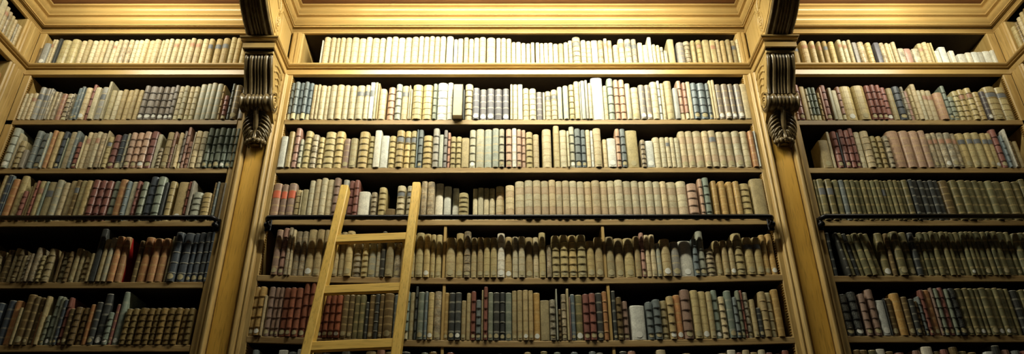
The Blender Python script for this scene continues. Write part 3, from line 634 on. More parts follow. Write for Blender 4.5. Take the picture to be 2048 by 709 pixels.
DATA = """
L1 -2696 -2677 120 -5 b4
L1 -2677 -2641 154 -8 y4a
L1 -2641 -2623 187 -1 c5e
L1 -2623 -2604 180 -9 c5
L1 -2604 -2586 193 -2 k4
L1 -2586 -2529 180 -5 C3a
L1 -2529 -2478 183 -9 C3
L1 -2471 -2438 176 -3 c5
L1 -2438 -2406 178 -9 t5
L1 -2406 -2373 176 -4 c5
L1 -2373 -2339 174 -9 c5
L1 -2339 -2313 176 -9 c5
L1 -2313 -2286 176 -4 c5
L1 -2286 -2258 178 2 c5e
L1 -2258 -2231 180 -8 c5
L1 -2231 -2199 180 -7 m5
L1 -2199 -2169 185 -1 m5
L1 -2169 -2142 185 3 c5
L1 -2142 -2111 182 -2 c5
L1 -2111 -2082 187 -4 c5
L1 -2082 -2048 184 4 c5
L1 -2048 -2010 182 -9 c5
L1 -2010 -1991 184 2 c5
L1 -1991 -1963 184 -6 c5
L1 -1963 -1936 187 -8 c5
L1 -1933 -1898 184 -8 c5e
L1 -1898 -1870 187 -6 c5
L1 -1870 -1840 189 1 c5
L1 -1840 -1810 193 -7 c5e
L1 -1810 -1775 189 -2 c5e
L1 -1773 -1738 191 -1 c5
L1 -1735 -1703 189 -5 t5d
L1 -1696 -1656 191 -2 t5d
L1 -1653 -1611 191 -9 t5d
L1 -1606 -1574 197 -9 t5
L1 -1574 -1544 193 -7 t5
L1 -1542 -1509 191 0 t5
L1 -1509 -1472 188 -4 t5
L2 -2678 -2659 173 -6 c5
L2 -2659 -2636 177 -2 c5
L2 -2636 -2606 177 -4 c5e
L2 -2606 -2574 216 -6 y3d
L2 -2574 -2547 212 1 y3d
L2 -2547 -2533 210 0 y3
L2 -2533 -2517 186 -7 m3
L2 -2517 -2500 188 -2 c3
L2 -2500 -2478 184 -3 m3
L2 -2478 -2448 177 2 p3
L2 -2448 -2410 175 0 m1w
L2 -2410 -2398 173 -6 m1
L2 -2398 -2374 216 4 s3a
L2 -2374 -2353 218 -8 s3a
L2 -2353 -2317 214 -4 c3a
L2 -2317 -2298 238 1 r1
L2 -2295 -2264 212 -8 c4
L2 -2264 -2226 218 -3 y3d
L2 -2226 -2210 251 -9 c4
L2 -2210 -2176 198 -1 t3
L2 -2176 -2145 198 1 c3
L2 -2145 -2115 203 -2 t3
L2 -2115 -2084 201 2 t3
L2 -2084 -2055 201 -6 t3
L2 -2055 -2028 200 0 t3
L2 -2028 -1997 229 -2 v1a
L2 -1997 -1952 224 -2 v1a|thick mauve-grey ribbed book with round tag on left bay second shelf
L2 -1952 -1923 220 -4 v1a
L2 -1923 -1888 224 2 v1a
L2 -1888 -1859 224 3 v1a
L2 -1859 -1835 231 -3 v1a
L2 -1835 -1804 224 -1 c2w
L2 -1804 -1776 224 -9 c2w
L2 -1776 -1750 224 0 c2w
L2 -1750 -1722 224 -1 c2w
L2 -1722 -1686 242 4 l3
L2 -1686 -1657 244 2 l3
L2 -1657 -1626 245 -6 l3
L2 -1626 -1591 239 -5 l3
L2 -1591 -1577 231 -1 t1
L2 -1569 -1543 155 -10 r1w
L2 -1539 -1524 241 -4 s1
L2 -1524 -1484 228 -8 b3a
L2 -1479 -1446 239 -8 v3w
L3 -2669 -2628 249 -9 l1a|sage-grey ribbed book with round tag on left bay third shelf
L3 -2628 -2612 219 1 c4
L3 -2608 -2571 167 -8 t1
L3 -2571 -2545 111 -7 y4
L3 -2539 -2504 232 -5 s2
L3 -2504 -2467 220 2 s1a
L3 -2467 -2452 220 -9 l3
L3 -2452 -2425 235 -4 o3w
L3 -2425 -2395 228 -2 t3w
L3 -2395 -2367 232 2 n1a
L3 -2367 -2357 190 1 g3
L3 -2357 -2322 228 2 c3w
L3 -2322 -2301 229 -6 s3
L3 -2301 -2271 161 -4 r1a
L3 -2271 -2264 201 -5 c4
L3 -2264 -2238 227 2 c5e
L3 -2238 -2211 224 3 c5
L3 -2211 -2182 224 -8 c5e
L3 -2182 -2151 214 -8 m5
L3 -2151 -2141 229 -7 c4
L3 -2141 -2113 192 -7 C2d
L3 -2113 -2077 207 -3 r1a
L3 -2077 -2042 211 -2 n2w
L3 -2042 -2026 213 -6 l3
L3 -2023 -1992 218 -10 P1a
L3 -1992 -1957 221 -4 P1a
L3 -1957 -1920 227 -5 P1a|rightmost of three pale pink ribbed books side by side, left bay third shelf
L3 -1920 -1882 230 -2 r1a|maroon ribbed book with round tag between pale pink and pale cream, left bay third shelf
L3 -1882 -1860 213 3 c4
L3 -1860 -1834 126 0 m1
L3 -1834 -1796 223 -3 t2a|tan banded book with round tag on left bay third shelf
L3 -1796 -1779 227 -1 p2
L3 -1779 -1763 147 -1 c3
L3 -1763 -1745 217 -9 c3w
L3 -1745 -1728 235 3 v1w
L3 -1728 -1710 258 1 p1
L3 -1710 -1686 166 2 p1
L3 -1686 -1679 226 1 w4
L3 -1679 -1648 231 -5 c2
L3 -1648 -1613 228 -4 c2
L3 -1613 -1583 247 -9 G1a
L3 -1583 -1556 247 -1 G1a
L3 -1556 -1520 249 -9 G1a|third from left of six dark green ribbed books side by side, left bay third shelf
L3 -1520 -1492 245 -9 G1a
L3 -1492 -1463 246 -7 G1a
L3 -1463 -1440 244 -8 G1
L4 -2682 -2651 234 -5 t3
L4 -2621 -2599 260 -9 t3
L4 -2599 -2573 262 -10 n3
L4 -2573 -2571 260 -8 s3
L4 -2569 -2531 239 -9 o3|terracotta gilt-lined book between slate-blue and golden cream, left bay fourth shelf
L4 -2531 -2492 260 -5 C3a|golden cream gilt-lined book with round tag between terracotta and maroon, left bay fourth shelf
L4 -2492 -2468 168 -10 r1
L4 -2468 -2458 201 2 t4
L4 -2458 -2440 220 -1 t3
L4 -2440 -2425 230 -8 r1
L4 -2425 -2393 228 -6 C3e
L4 -2393 -2377 226 -5 g4
L4 -2377 -2338 222 -5 t4d|tan plain book with dark label on left bay fourth shelf
L4 -2338 -2304 234 -8 l3|sage-grey gilt-lined book on left bay fourth shelf
L4 -2304 -2272 223 2 c3
L4 -2272 -2240 234 4 t3a|tan gilt-lined book with round tag on left bay fourth shelf
L4 -2240 -2213 234 -3 b3d
L4 -2213 -2184 232 -3 C3a
L4 -2184 -2151 230 -9 C3a|golden cream gilt-lined book with round tag between golden cream and maroon, left bay fourth shelf
L4 -2151 -2113 234 -9 r1|leftmost of three maroon ribbed books side by side, left bay fourth shelf
L4 -2113 -2078 232 -5 r1|second from left of three maroon ribbed books side by side, left bay fourth shelf
L4 -2078 -2044 229 -6 r1|rightmost of three maroon ribbed books side by side, left bay fourth shelf
L4 -2044 -2012 231 2 g1|grey-green ribbed book between maroon and terracotta, left bay fourth shelf
L4 -2012 -1972 236 -8 o3|terracotta gilt-lined book between grey-green and slate-blue, left bay fourth shelf
L4 -1972 -1949 225 -10 s2
L4 -1949 -1922 227 3 c4
L4 -1922 -1901 229 -3 r1
L4 -1894 -1861 223 -8 g1|grey-green ribbed book between maroon and navy, left bay fourth shelf
L4 -1861 -1819 256 -2 n1|navy ribbed book on left bay fourth shelf
L4 -1819 -1775 252 -10 g1|grey-green ribbed book between navy and black-brown, left bay fourth shelf
L4 -1775 -1758 221 -3 k4
L4 -1758 -1723 231 4 C2|golden cream banded book on left bay fourth shelf
L4 -1708 -1656 225 2 t4a|thick tan plain book with round tag on left bay fourth shelf
L4 -1656 -1638 227 0 r1
L4 -1638 -1622 227 -6 y4
L4 -1622 -1570 162 -5 l1|short sage-grey ribbed book on left bay fourth shelf
L4 -1570 -1522 158 -8 C2|short golden cream banded book on left bay fourth shelf
L4 -1522 -1508 220 1 b5
L4 -1508 -1494 224 -3 s3
L4 -1494 -1468 220 1 b4
L4 -1468 -1458 216 -5 y4
L5 -2682 -2633 198 -8 t3
L5 -2633 -2603 174 1 b1
L5 -2603 -2559 187 4 g1
L5 -2559 -2525 168 2 t3
L5 -2525 -2484 166 1 t1
L5 -2471 -2438 171 1 b3
L5 -2433 -2410 180 0 t5
L5 -2410 -2380 171 -8 b1a
L5 -2380 -2359 139 -4 t3
L5 -2359 -2345 139 -6 m1
L5 -2345 -2324 146 -12 m5
L5 -2324 -2291 178 -12 m5
L5 -2291 -2265 137 -8 C1
L5 -2265 -2226 175 -8 t1a|tan ribbed book with round tag on left bay fifth shelf
L5 -2204 -2188 164 -1 b4
L5 -2188 -2163 159 3 t1
L5 -2163 -2137 161 -5 b1
L5 -2137 -2106 180 3 t3a
L5 -2106 -2081 170 4 t3
L5 -2081 -2050 132 3 t1a
L5 -2050 -2030 150 -6 t3
L5 -2030 -2000 281 -8 k4|tall black-brown plain book on left bay fifth shelf
L5 -2000 -1972 225 -8 t3|tall tan gilt-lined book between black-brown and sage-grey, left bay fifth shelf
L5 -1972 -1945 232 -9 l3
L5 -1945 -1910 240 -9 o3|tall terracotta gilt-lined book between sage-grey and terracotta, left bay fifth shelf
L5 -1910 -1878 239 -2 o3r|tall terracotta gilt-lined book between terracotta and dark brown, left bay fifth shelf
L5 -1832 -1807 220 2 b3
L5 -1807 -1763 239 1 o3|leftmost of three terracotta gilt-lined books side by side, left bay fifth shelf
L5 -1758 -1717 230 -4 o3r|second from left of three terracotta gilt-lined books side by side, left bay fifth shelf
L5 -1717 -1678 231 -2 o3|rightmost of three terracotta gilt-lined books side by side, left bay fifth shelf
L5 -1672 -1658 243 1 t3
L5 -1658 -1616 261 -11 n2a|leftmost of six navy banded books side by side, left bay fifth shelf
L5 -1616 -1568 261 -1 n2a|second from left of six navy banded books side by side, left bay fifth shelf
L5 -1568 -1542 261 3 n2a|third from left of six navy banded books side by side, left bay fifth shelf
L5 -1542 -1510 264 1 n2a|fourth from left of six navy banded books side by side, left bay fifth shelf
L5 -1510 -1478 266 0 n2a|fifth from left of six navy banded books side by side, left bay fifth shelf
L5 -1478 -1462 266 -4 n2a
L6 -2682 -2649 207 -8 g1
L6 -2649 -2601 204 1 n3
L6 -2601 -2559 225 -5 o3
L6 -2559 -2526 192 1 o3
L6 -2526 -2486 207 4 o3
L6 -2486 -2444 188 -4 b3
L6 -2444 -2397 206 -4 n3
L6 -2385 -2349 220 3 n3|navy gilt-lined book on left bay sixth shelf
L6 -2349 -2314 217 0 o3|terracotta gilt-lined book between navy and tan, left bay sixth shelf
L6 -2314 -2295 180 -8 t3
L6 -2295 -2254 245 -8 b3a|leftmost of three dark brown gilt-lined books side by side, left bay sixth shelf
L6 -2254 -2230 235 -8 b3a|second from left of three dark brown gilt-lined books side by side, left bay sixth shelf
L6 -2230 -2212 233 3 b3a
L6 -2212 -2203 162 1 o4
L6 -2203 -2181 237 -8 t3
L6 -2181 -2159 145 2 g1a
L6 -2159 -2132 241 4 g1a|tall grey-green ribbed book with round tag on left bay sixth shelf
L6 -2132 -2115 235 -1 g3a
L6 -2115 -2096 221 -5 n3a
L6 -2096 -2075 232 -2 r1a
L6 -2075 -2049 175 -8 b3a
L6 -2049 -2016 182 -10 b1|dark brown ribbed book between two dark brown ones, left bay sixth shelf
L6 -2016 -1984 182 4 b1|dark brown ribbed book between dark brown and terracotta, left bay sixth shelf
L6 -1984 -1959 197 -1 o3
L6 -1959 -1929 208 -3 k3a|black-brown gilt-lined book with round tag on left bay sixth shelf
L6 -1929 -1891 252 3 k3a|tall black-brown gilt-lined book with round tag on left bay sixth shelf
L6 -1891 -1862 157 -4 g1a
L6 -1862 -1844 199 2 r3a
L6 -1844 -1813 261 2 g3a|tall grey-green gilt-lined book with round tag between maroon and gilt brown, left bay sixth shelf
L6 -1809 -1777 174 -7 B1
L6 -1777 -1746 175 -6 B1
L6 -1746 -1702 178 -6 B1|third from left of ten gilt brown ribbed books side by side, left bay sixth shelf
L6 -1702 -1672 176 -7 B1
L6 -1672 -1646 178 -2 B1
L6 -1646 -1611 178 -6 B1|sixth from left of ten gilt brown ribbed books side by side, left bay sixth shelf
L6 -1611 -1573 179 -4 B1|seventh from left of ten gilt brown ribbed books side by side, left bay sixth shelf
L6 -1573 -1542 178 -8 B1
L6 -1542 -1512 178 3 B1
L6 -1512 -1485 177 -5 B1
L7 -2684 -2648 273 -4 b1
L7 -2648 -2600 226 -2 g1
L7 -2600 -2555 261 3 t3
L7 -2555 -2523 257 -4 c3
L7 -2523 -2490 240 3 k3
L7 -2490 -2459 267 -3 L3
L7 -2459 -2420 252 -3 p1
L7 -2420 -2385 260 -3 g1
L7 -2385 -2345 274 -10 w4
L7 -2345 -2310 230 -4 c3
L7 -2310 -2273 268 -7 g1
L7 -2273 -2243 228 -10 c3
L7 -2243 -2195 270 1 k3
L7 -2195 -2145 253 -8 k3
L7 -2145 -2111 266 -3 r1
L7 -2111 -2066 244 0 L3
L7 -2066 -2037 270 -2 g1
L7 -2037 -1991 254 -5 b1
L7 -1991 -1941 244 -3 L3
L7 -1941 -1900 232 -2 p1
L7 -1900 -1852 265 1 g1
L7 -1852 -1819 253 -9 k3
L7 -1819 -1788 254 -2 k3
L7 -1788 -1751 248 -7 b3
L7 -1751 -1703 224 -6 p1
L7 -1703 -1669 220 1 b3
L7 -1669 -1623 260 -3 g1
L7 -1623 -1591 257 -2 w4
L7 -1591 -1558 232 1 b3
L7 -1558 -1529 232 3 k3
L7 -1529 -1484 259 -4 c3
C1 -1078 -1069 181 -1 w4
C1 -1069 -1029 203 -3 c5
C1 -1027 -997 200 -3 c5
C1 -997 -972 198 0 c5
C1 -972 -942 198 -4 c5
C1 -942 -905 198 -3 c5
C1 -905 -864 200 -3 c3
C1 -864 -823 198 3 c3
C1 -823 -788 205 0 c3
C1 -788 -745 200 2 c5
C1 -745 -710 200 3 c5
C1 -706 -673 200 -6 c3
C1 -673 -636 207 -2 c5
C1 -636 -596 202 3 c3
C1 -596 -556 204 2 c3
C1 -556 -515 200 -8 c5
C1 -515 -486 204 -8 c5
C1 -486 -454 204 -4 c3
C1 -454 -423 204 -9 c5
C1 -423 -391 202 -7 c5
C1 -391 -359 202 -9 c3
C1 -356 -315 209 -1 c3
C1 -311 -290 187 1 w4
C1 -290 -257 196 3 c3
C1 -254 -226 195 -8 c5
C1 -226 -196 191 0 c5
C1 -196 -164 198 -1 c3
C1 -164 -126 198 -8 c5
C1 -123 -71 202 2 c5
C1 -67 -39 200 4 c3
C1 -39 -9 191 -7 c5
C1 -9 22 195 3 c5
C1 22 47 163 -4 c3
C1 47 77 165 -3 c3
C1 77 105 163 4 c3
C1 106 133 158 2 c3
C1 133 156 158 -8 c3
C1 161 185 160 -4 c3
C1 185 209 156 -3 c3
C1 209 234 156 -5 c3
C1 234 262 156 -7 c3
C1 262 292 149 -6 c3
C1 292 323 156 0 t3
C1 323 350 156 -10 c3
C1 350 375 176 -2 c2
C1 375 423 202 -4 m1d
C1 423 454 173 -10 c2
C1 454 484 171 -5 c2
C1 484 521 178 -1 c4
C1 521 554 178 -3 m2e
C1 556 577 186 -9 c3e
C1 577 606 182 4 c3e
C1 610 643 147 1 c5
C1 643 678 193 4 c2e
C1 678 716 182 -9 m2d
C1 716 748 184 -6 y2d
C1 751 780 154 -9 c4
C1 780 812 145 1 c4
C1 812 834 197 -6 w4
C1 834 856 143 -8 c3
C1 856 881 140 -4 c5
C1 881 901 132 3 c3d
C1 901 923 104 1 m4
C1 927 964 182 -6 t4a
C1 978 1022 158 -8 v3
C1 1022 1060 175 3 m1
C1 1064 1089 177 -2 t5
C1 1095 1129 182 0 C2e
C1 1131 1169 175 -9 t4
C1 1172 1204 173 -9 t4e
C1 1206 1235 182 0 c5
C1 1235 1265 175 -4 t5
C1 1267 1295 179 -9 t5
C1 1295 1329 181 3 t5d
C1 1329 1347 186 -1 c5
C2 -1212 -1190 249 1 s1w
C2 -1190 -1162 250 -9 s1w
C2 -1162 -1137 251 2 s1w
C2 -1137 -1111 251 -9 s1w
C2 -1111 -1086 249 2 s1w
C2 -1086 -1062 233 -4 c3
C2 -1062 -1044 235 -5 c3
C2 -1044 -1012 230 -2 c3
C2 -1012 -989 230 3 c3
C2 -989 -952 230 -6 c3
C2 -952 -912 231 -8 c3|sixth from left of ten pale cream gilt-lined books side by side, centre bay second shelf
C2 -912 -879 231 -3 c3
C2 -879 -841 225 -7 c3
C2 -841 -795 226 -8 c3d|ninth from left of ten pale cream gilt-lined books side by side, centre bay second shelf
C2 -795 -766 229 -8 c3d
C2 -766 -740 246 -9 w4d
C2 -740 -724 248 -7 c4
C2 -724 -713 241 -6 t4
C2 -713 -674 204 -6 c3
C2 -667 -625 220 1 P1|pale pink ribbed book between pale cream and sage-grey, centre bay second shelf
C2 -624 -588 237 -6 l1
C2 -588 -549 227 -3 c3d
C2 -549 -540 227 -8 c3
C2 -540 -529 202 -5 c4
C2 -529 -472 230 -10 C2|thick golden cream banded book between pale cream and golden cream, centre bay second shelf
C2 -472 -416 232 -6 C2|thick golden cream banded book between golden cream and grey-green, centre bay second shelf
C2 -416 -392 237 -10 g1
C2 -392 -335 250 0 w2a|thick off-white banded book with round tag on centre bay second shelf
C2 -335 -304 250 -2 w3
C2 -304 -247 212 -45 Z4|thick grey page-edge-out book on centre bay second shelf
C2 -247 -238 200 -3 k4
C2 -238 -194 244 3 c1|pale cream ribbed book on centre bay second shelf
C2 -194 -156 209 -9 V3a
C2 -156 -116 205 1 V3a
C2 -116 -73 208 -4 V3a
C2 -73 -30 205 -3 V3
C2 -30 9 211 2 V3a
C2 13 28 237 -4 c3
C2 28 55 237 -3 c3
C2 55 83 239 0 c4
C2 83 119 216 4 c2
C2 119 158 207 -5 c2
C2 158 193 188 2 V3
C2 193 207 184 0 c4
C2 207 240 191 -1 c2d
C2 240 275 200 -4 c2d
C2 275 303 218 -5 l3w
C2 306 337 223 -9 l3w
C2 339 369 232 -8 C1a
C2 369 398 253 -9 c3
C2 398 407 257 0 c4
C2 407 429 259 -6 l4
C2 429 446 262 -8 y4
C2 446 467 241 -9 c3
C2 467 532 285 2 w4|tall off-white plain book on centre bay second shelf
C2 532 556 231 2 c5
C2 556 592 279 -1 g1|tall grey-green ribbed book on centre bay second shelf
C2 592 621 266 -6 P1
C2 621 654 266 -7 P1
C2 654 685 240 -6 l3w
C2 685 729 215 -4 c3a|pale cream gilt-lined book with round tag between sage-grey and mauve-grey, centre bay second shelf
C2 729 764 228 -8 v3a
C2 764 797 231 -4 v3a
C2 797 837 251 -6 c3|pale cream gilt-lined book between mauve-grey and off-white, centre bay second shelf
C2 837 854 265 3 w1
C2 854 876 248 4 c3a
C2 876 920 260 -2 t3a|tan gilt-lined book with round tag on centre bay second shelf
C2 920 949 207 -7 y4
C2 949 977 265 4 P1w
C2 977 999 246 -6 p1w
C2 999 1023 251 -5 c4
C2 1023 1058 241 -10 s1a
C2 1058 1107 243 -5 s1a|thick slate-blue ribbed book with round tag on centre bay second shelf
C2 1107 1129 243 -3 s1a
C2 1129 1142 262 -3 c4
C2 1142 1159 261 -7 c4
C2 1159 1195 234 -3 v3a
C2 1195 1232 232 -10 v3a
C2 1232 1263 234 -6 v3a
C2 1266 1302 232 -9 v3a
C2 1302 1339 235 -4 c4
C3 -1214 -1178 193 -9 w4
C3 -1178 -1145 223 -10 C5
C3 -1145 -1113 247 -6 p1
C3 -1113 -1092 176 -7 l1w
C3 -1092 -1052 231 -2 C1|golden cream ribbed book between sage-grey and marbled cream, centre bay third shelf
C3 -1052 -1014 207 -3 m1
C3 -1014 -983 193 1 C1
C3 -983 -926 226 -1 C1|second from left of three golden cream ribbed books side by side, centre bay third shelf
C3 -926 -879 230 0 C1|rightmost of three golden cream ribbed books side by side, centre bay third shelf
C3 -879 -843 184 2 x3a
C3 -843 -803 183 -5 t3a
C3 -799 -745 225 -5 C1|thick golden cream ribbed book between tan and golden cream, centre bay third shelf
C3 -745 -714 201 4 C1
C3 -714 -678 230 -8 w4|off-white plain book between golden cream and off-white, centre bay third shelf
C3 -678 -636 201 0 w4|off-white plain book between off-white and golden cream, centre bay third shelf
C3 -636 -599 199 -1 C1
C3 -599 -554 231 -9 C1d|second from left of four golden cream ribbed books side by side, centre bay third shelf
C3 -554 -521 232 2 C1d
C3 -521 -489 233 2 C1d
C3 -489 -481 239 -1 s4
C3 -481 -455 239 0 s1a
C3 -455 -402 203 1 C1|thick golden cream ribbed book between slate-blue and grey, centre bay third shelf
C3 -402 -367 243 -8 y1|grey ribbed book on centre bay third shelf
C3 -367 -344 205 -3 l4
C3 -344 -323 235 -3 v1
C3 -323 -307 222 2 p1
C3 -307 -277 196 1 C1
C3 -277 -247 196 2 C1
C3 -247 -206 185 -2 t4
C3 -206 -171 239 2 l1a|sage-grey ribbed book with round tag between tan and sage-grey, centre bay third shelf
C3 -171 -125 242 0 l3|leftmost of three sage-grey gilt-lined books side by side, centre bay third shelf
C3 -125 -83 240 0 l3|second from left of three sage-grey gilt-lined books side by side, centre bay third shelf
C3 -83 -47 243 -7 l3|rightmost of three sage-grey gilt-lined books side by side, centre bay third shelf
C3 -47 -18 237 -10 l1a
C3 -11 22 238 -8 P1a
C3 22 48 245 -5 w3
C3 48 73 236 -9 P1a
C3 73 96 238 2 P1
C3 96 134 223 -2 C1|golden cream ribbed book between pale pink and pale cream, centre bay third shelf
C3 134 168 208 -1 c5
C3 184 234 241 -1 c3|pale cream gilt-lined book between pale cream and tan, centre bay third shelf
C3 244 278 264 0 t3|tall tan gilt-lined book on centre bay third shelf
C3 278 316 234 -3 c3|pale cream gilt-lined book between tan and pale cream, centre bay third shelf
C3 316 329 225 -10 c3
C3 329 359 259 1 l1a
C3 359 393 246 0 s1a
C3 393 418 236 -3 s1a
C3 418 443 235 -3 c3
C3 443 459 232 -1 w3
C3 459 502 242 -9 c3a|pale cream gilt-lined book with round tag between off-white and pale cream, centre bay third shelf
C3 507 531 176 0 c3
C3 531 578 179 -6 w4a|short off-white plain book, twenty-second from right end of centre bay third shelf
C3 578 603 238 -9 P1a
C3 603 634 240 -6 s1a
C3 634 698 233 0 C4a|thick golden cream plain book with round tag on centre bay third shelf
C3 709 736 169 -7 m1
C3 736 779 166 0 w4a
C3 779 816 191 4 c3
C3 816 844 187 -3 c3
C3 844 868 187 -5 c3d
C3 868 893 187 -3 c3
C3 893 922 187 0 c3
C3 922 959 228 1 c6a|leftmost of eight pale cream panelled books side by side, centre bay third shelf
C3 959 998 228 -1 c6a|second from left of eight pale cream panelled books side by side, centre bay third shelf
C3 998 1046 228 -1 c6a|third from left of eight pale cream panelled books side by side, centre bay third shelf
C3 1046 1081 224 -9 c6a
C3 1081 1122 228 -8 c6d|pale cream panelled book with dark label on centre bay third shelf
C3 1122 1162 220 -6 c6a|sixth from left of eight pale cream panelled books side by side, centre bay third shelf
C3 1162 1209 226 0 c6a|seventh from left of eight pale cream panelled books side by side, centre bay third shelf
C3 1209 1253 225 -6 c6a|rightmost of eight pale cream panelled books side by side, centre bay third shelf
C3 1253 1296 226 -2 c3a|pale cream gilt-lined book with round tag between pale cream and terracotta, centre bay third shelf
C3 1296 1327 224 -10 o3
C3 1327 1337 224 -9 w4
C4 -1213 -1169 205 -6 x3E|leftmost of three rose-brown gilt-lined books side by side, centre bay fourth shelf
C4 -1169 -1136 201 -1 x3E
C4 -1136 -1094 209 0 x3E|rightmost of three rose-brown gilt-lined books side by side, centre bay fourth shelf
C4 -1094 -1063 169 -1 t2
C4 -1063 -1057 165 -6 c4
C4 -1057 -1028 171 -3 t4
C4 -1028 -999 224 -3 c3
C4 -999 -967 232 -3 c3
C4 -967 -936 237 -8 c3|third from left of four pale cream gilt-lined books side by side, centre bay fourth shelf
C4 -936 -903 233 3 c3|rightmost of four pale cream gilt-lined books side by side, centre bay fourth shelf
C4 -903 -869 239 -7 x1|rose-brown ribbed book on centre bay fourth shelf
C4 -858 -825 233 4 y5|grey tooled book on centre bay fourth shelf
C4 -825 -795 227 3 r1
C4 -795 -768 225 -10 r1
C4 -768 -710 159 -4 w4|short off-white plain book on centre bay fourth shelf
C4 -705 -674 159 1 m1
C4 -668 -628 189 4 C1|golden cream ribbed book between marbled cream and dark brown, centre bay fourth shelf
C4 -625 -574 60 -4 b4
C4 -572 -529 194 -6 c1d|pale cream ribbed book, nineteenth from left end of centre bay fourth shelf
C4 -521 -488 192 -7 c1d
C4 -480 -450 196 3 c3
C4 -447 -416 220 -7 m3
C4 -416 -380 220 -2 m3|marbled cream gilt-lined book between marbled cream and off-white, centre bay fourth shelf
C4 -380 -338 242 58 w4k|leftmost of three off-white plain books side by side, centre bay fourth shelf
C4 -335 -297 228 63 w4k|second from left of three off-white plain books side by side, centre bay fourth shelf
C4 -292 -258 228 84 w4kk|rightmost of three off-white plain books side by side, centre bay fourth shelf
C4 -253 -204 152 -8 C1|short golden cream ribbed book on centre bay fourth shelf
C4 -184 -157 216 67 c4k
C4 -157 -127 220 63 c4k
C4 -127 -98 220 68 c4k
C4 -98 -67 218 66 c3k
C4 -64 -18 227 59 c6k|leftmost of twenty-four pale cream panelled books side by side, centre bay fourth shelf
C4 -13 34 202 3 c6|second from left of twenty-four pale cream panelled books side by side, centre bay fourth shelf
C4 37 86 222 -3 c6|third from left of twenty-four pale cream panelled books side by side, centre bay fourth shelf
C4 86 129 224 -10 c6|fourth from left of twenty-four pale cream panelled books side by side, centre bay fourth shelf
C4 129 170 224 -10 c6|fifth from left of twenty-four pale cream panelled books side by side, centre bay fourth shelf
C4 170 211 224 -3 c6|sixth from left of twenty-four pale cream panelled books side by side, centre bay fourth shelf
C4 211 247 230 -4 c6|seventh from left of twenty-four pale cream panelled books side by side, centre bay fourth shelf
C4 247 280 221 -6 c6|eighth from left of twenty-four pale cream panelled books side by side, centre bay fourth shelf
C4 280 318 223 -8 c6|ninth from left of twenty-four pale cream panelled books side by side, centre bay fourth shelf
C4 318 357 223 -5 c6|tenth from left of twenty-four pale cream panelled books side by side, centre bay fourth shelf
C4 357 394 219 -6 c6|eleventh from left of twenty-four pale cream panelled books side by side, centre bay fourth shelf
C4 394 433 223 2 c6|twelfth from left of twenty-four pale cream panelled books side by side, centre bay fourth shelf
C4 433 476 223 -10 c6|thirteenth from left of twenty-four pale cream panelled books side by side, centre bay fourth shelf
C4 476 515 223 1 c6|fourteenth from left of twenty-four pale cream panelled books side by side, centre bay fourth shelf
C4 515 553 227 2 c6|fifteenth from left of twenty-four pale cream panelled books side by side, centre bay fourth shelf
C4 553 596 227 -8 c6|sixteenth from left of twenty-four pale cream panelled books side by side, centre bay fourth shelf
C4 596 640 225 3 c6|seventeenth from left of twenty-four pale cream panelled books side by side, centre bay fourth shelf
C4 640 678 225 0 c6|eighteenth from left of twenty-four pale cream panelled books side by side, centre bay fourth shelf
C4 678 711 222 3 c6
C4 711 752 220 -6 c6|twentieth from left of twenty-four pale cream panelled books side by side, centre bay fourth shelf
C4 752 790 218 -5 c6|twenty-first from left of twenty-four pale cream panelled books side by side, centre bay fourth shelf
C4 790 823 220 -4 c6
C4 823 875 219 4 c6|twenty-third from left of twenty-four pale cream panelled books side by side, centre bay fourth shelf
C4 875 928 221 -2 c6|rightmost of twenty-four pale cream panelled books side by side, centre bay fourth shelf
C4 928 982 206 -5 P1|pale pink ribbed book between pale cream and pale pink, centre bay fourth shelf
C4 989 1012 234 -4 P1
C4 1012 1047 240 -6 g1|grey-green ribbed book on centre bay fourth shelf
C4 1055 1085 218 -9 O5
C4 1092 1129 216 -9 O5|second from left of four golden brown tooled books side by side, centre bay fourth shelf
C4 1136 1170 218 2 O5|third from left of four golden brown tooled books side by side, centre bay fourth shelf
C4 1170 1204 217 -6 O5
C4 1204 1258 208 3 C1|golden cream ribbed book between golden brown and tan, centre bay fourth shelf
C4 1262 1330 230 -7 t4|thick tan plain book on centre bay fourth shelf
C5 -1158 -1124 241 -8 x3a|rose-brown gilt-lined book with round tag on centre bay fifth shelf
C5 -1124 -1095 253 -4 p1a|tall faded pink ribbed book with round tag on centre bay fifth shelf
C5 -1095 -1075 254 -9 m5
C5 -1075 -1060 245 -6 c3
C5 -1060 -1029 239 3 m5|marbled cream tooled book between pale cream and marbled cream, centre bay fifth shelf
C5 -1029 -999 240 2 m5|marbled cream tooled book between marbled cream and tan, centre bay fifth shelf
C5 -999 -956 250 1 t3a|leftmost of six tan gilt-lined books side by side, centre bay fifth shelf
C5 -956 -918 250 -2 t3a|second from left of six tan gilt-lined books side by side, centre bay fifth shelf
C5 -918 -893 251 3 t3a
C5 -893 -867 237 3 t3
C5 -867 -833 235 -3 t3a|fifth from left of six tan gilt-lined books side by side, centre bay fifth shelf
C5 -833 -803 239 0 t3a|rightmost of six tan gilt-lined books side by side, centre bay fifth shelf
C5 -803 -765 241 -11 C3a|golden cream gilt-lined book, thirteenth from left end of centre bay fifth shelf
C5 -765 -721 178 0 m1|short marbled cream ribbed book on centre bay fifth shelf
C5 -721 -687 178 -5 C1
C5 -687 -648 181 0 l3a|short sage-grey gilt-lined book, sixteenth from left end of centre bay fifth shelf
C5 -648 -627 181 -2 c3
C5 -627 -603 242 -7 k3
C5 -603 -562 184 -11 t3a|short tan gilt-lined book with round tag on centre bay fifth shelf
C5 -562 -527 185 3 m3a|short marbled cream gilt-lined book with round tag on centre bay fifth shelf
C5 -527 -490 227 -10 t3|tan gilt-lined book between marbled cream and golden cream, centre bay fifth shelf
C5 -490 -456 230 -4 C3a|leftmost of five golden cream gilt-lined books side by side, centre bay fifth shelf
C5 -456 -416 238 -7 C3a|second from left of five golden cream gilt-lined books side by side, centre bay fifth shelf
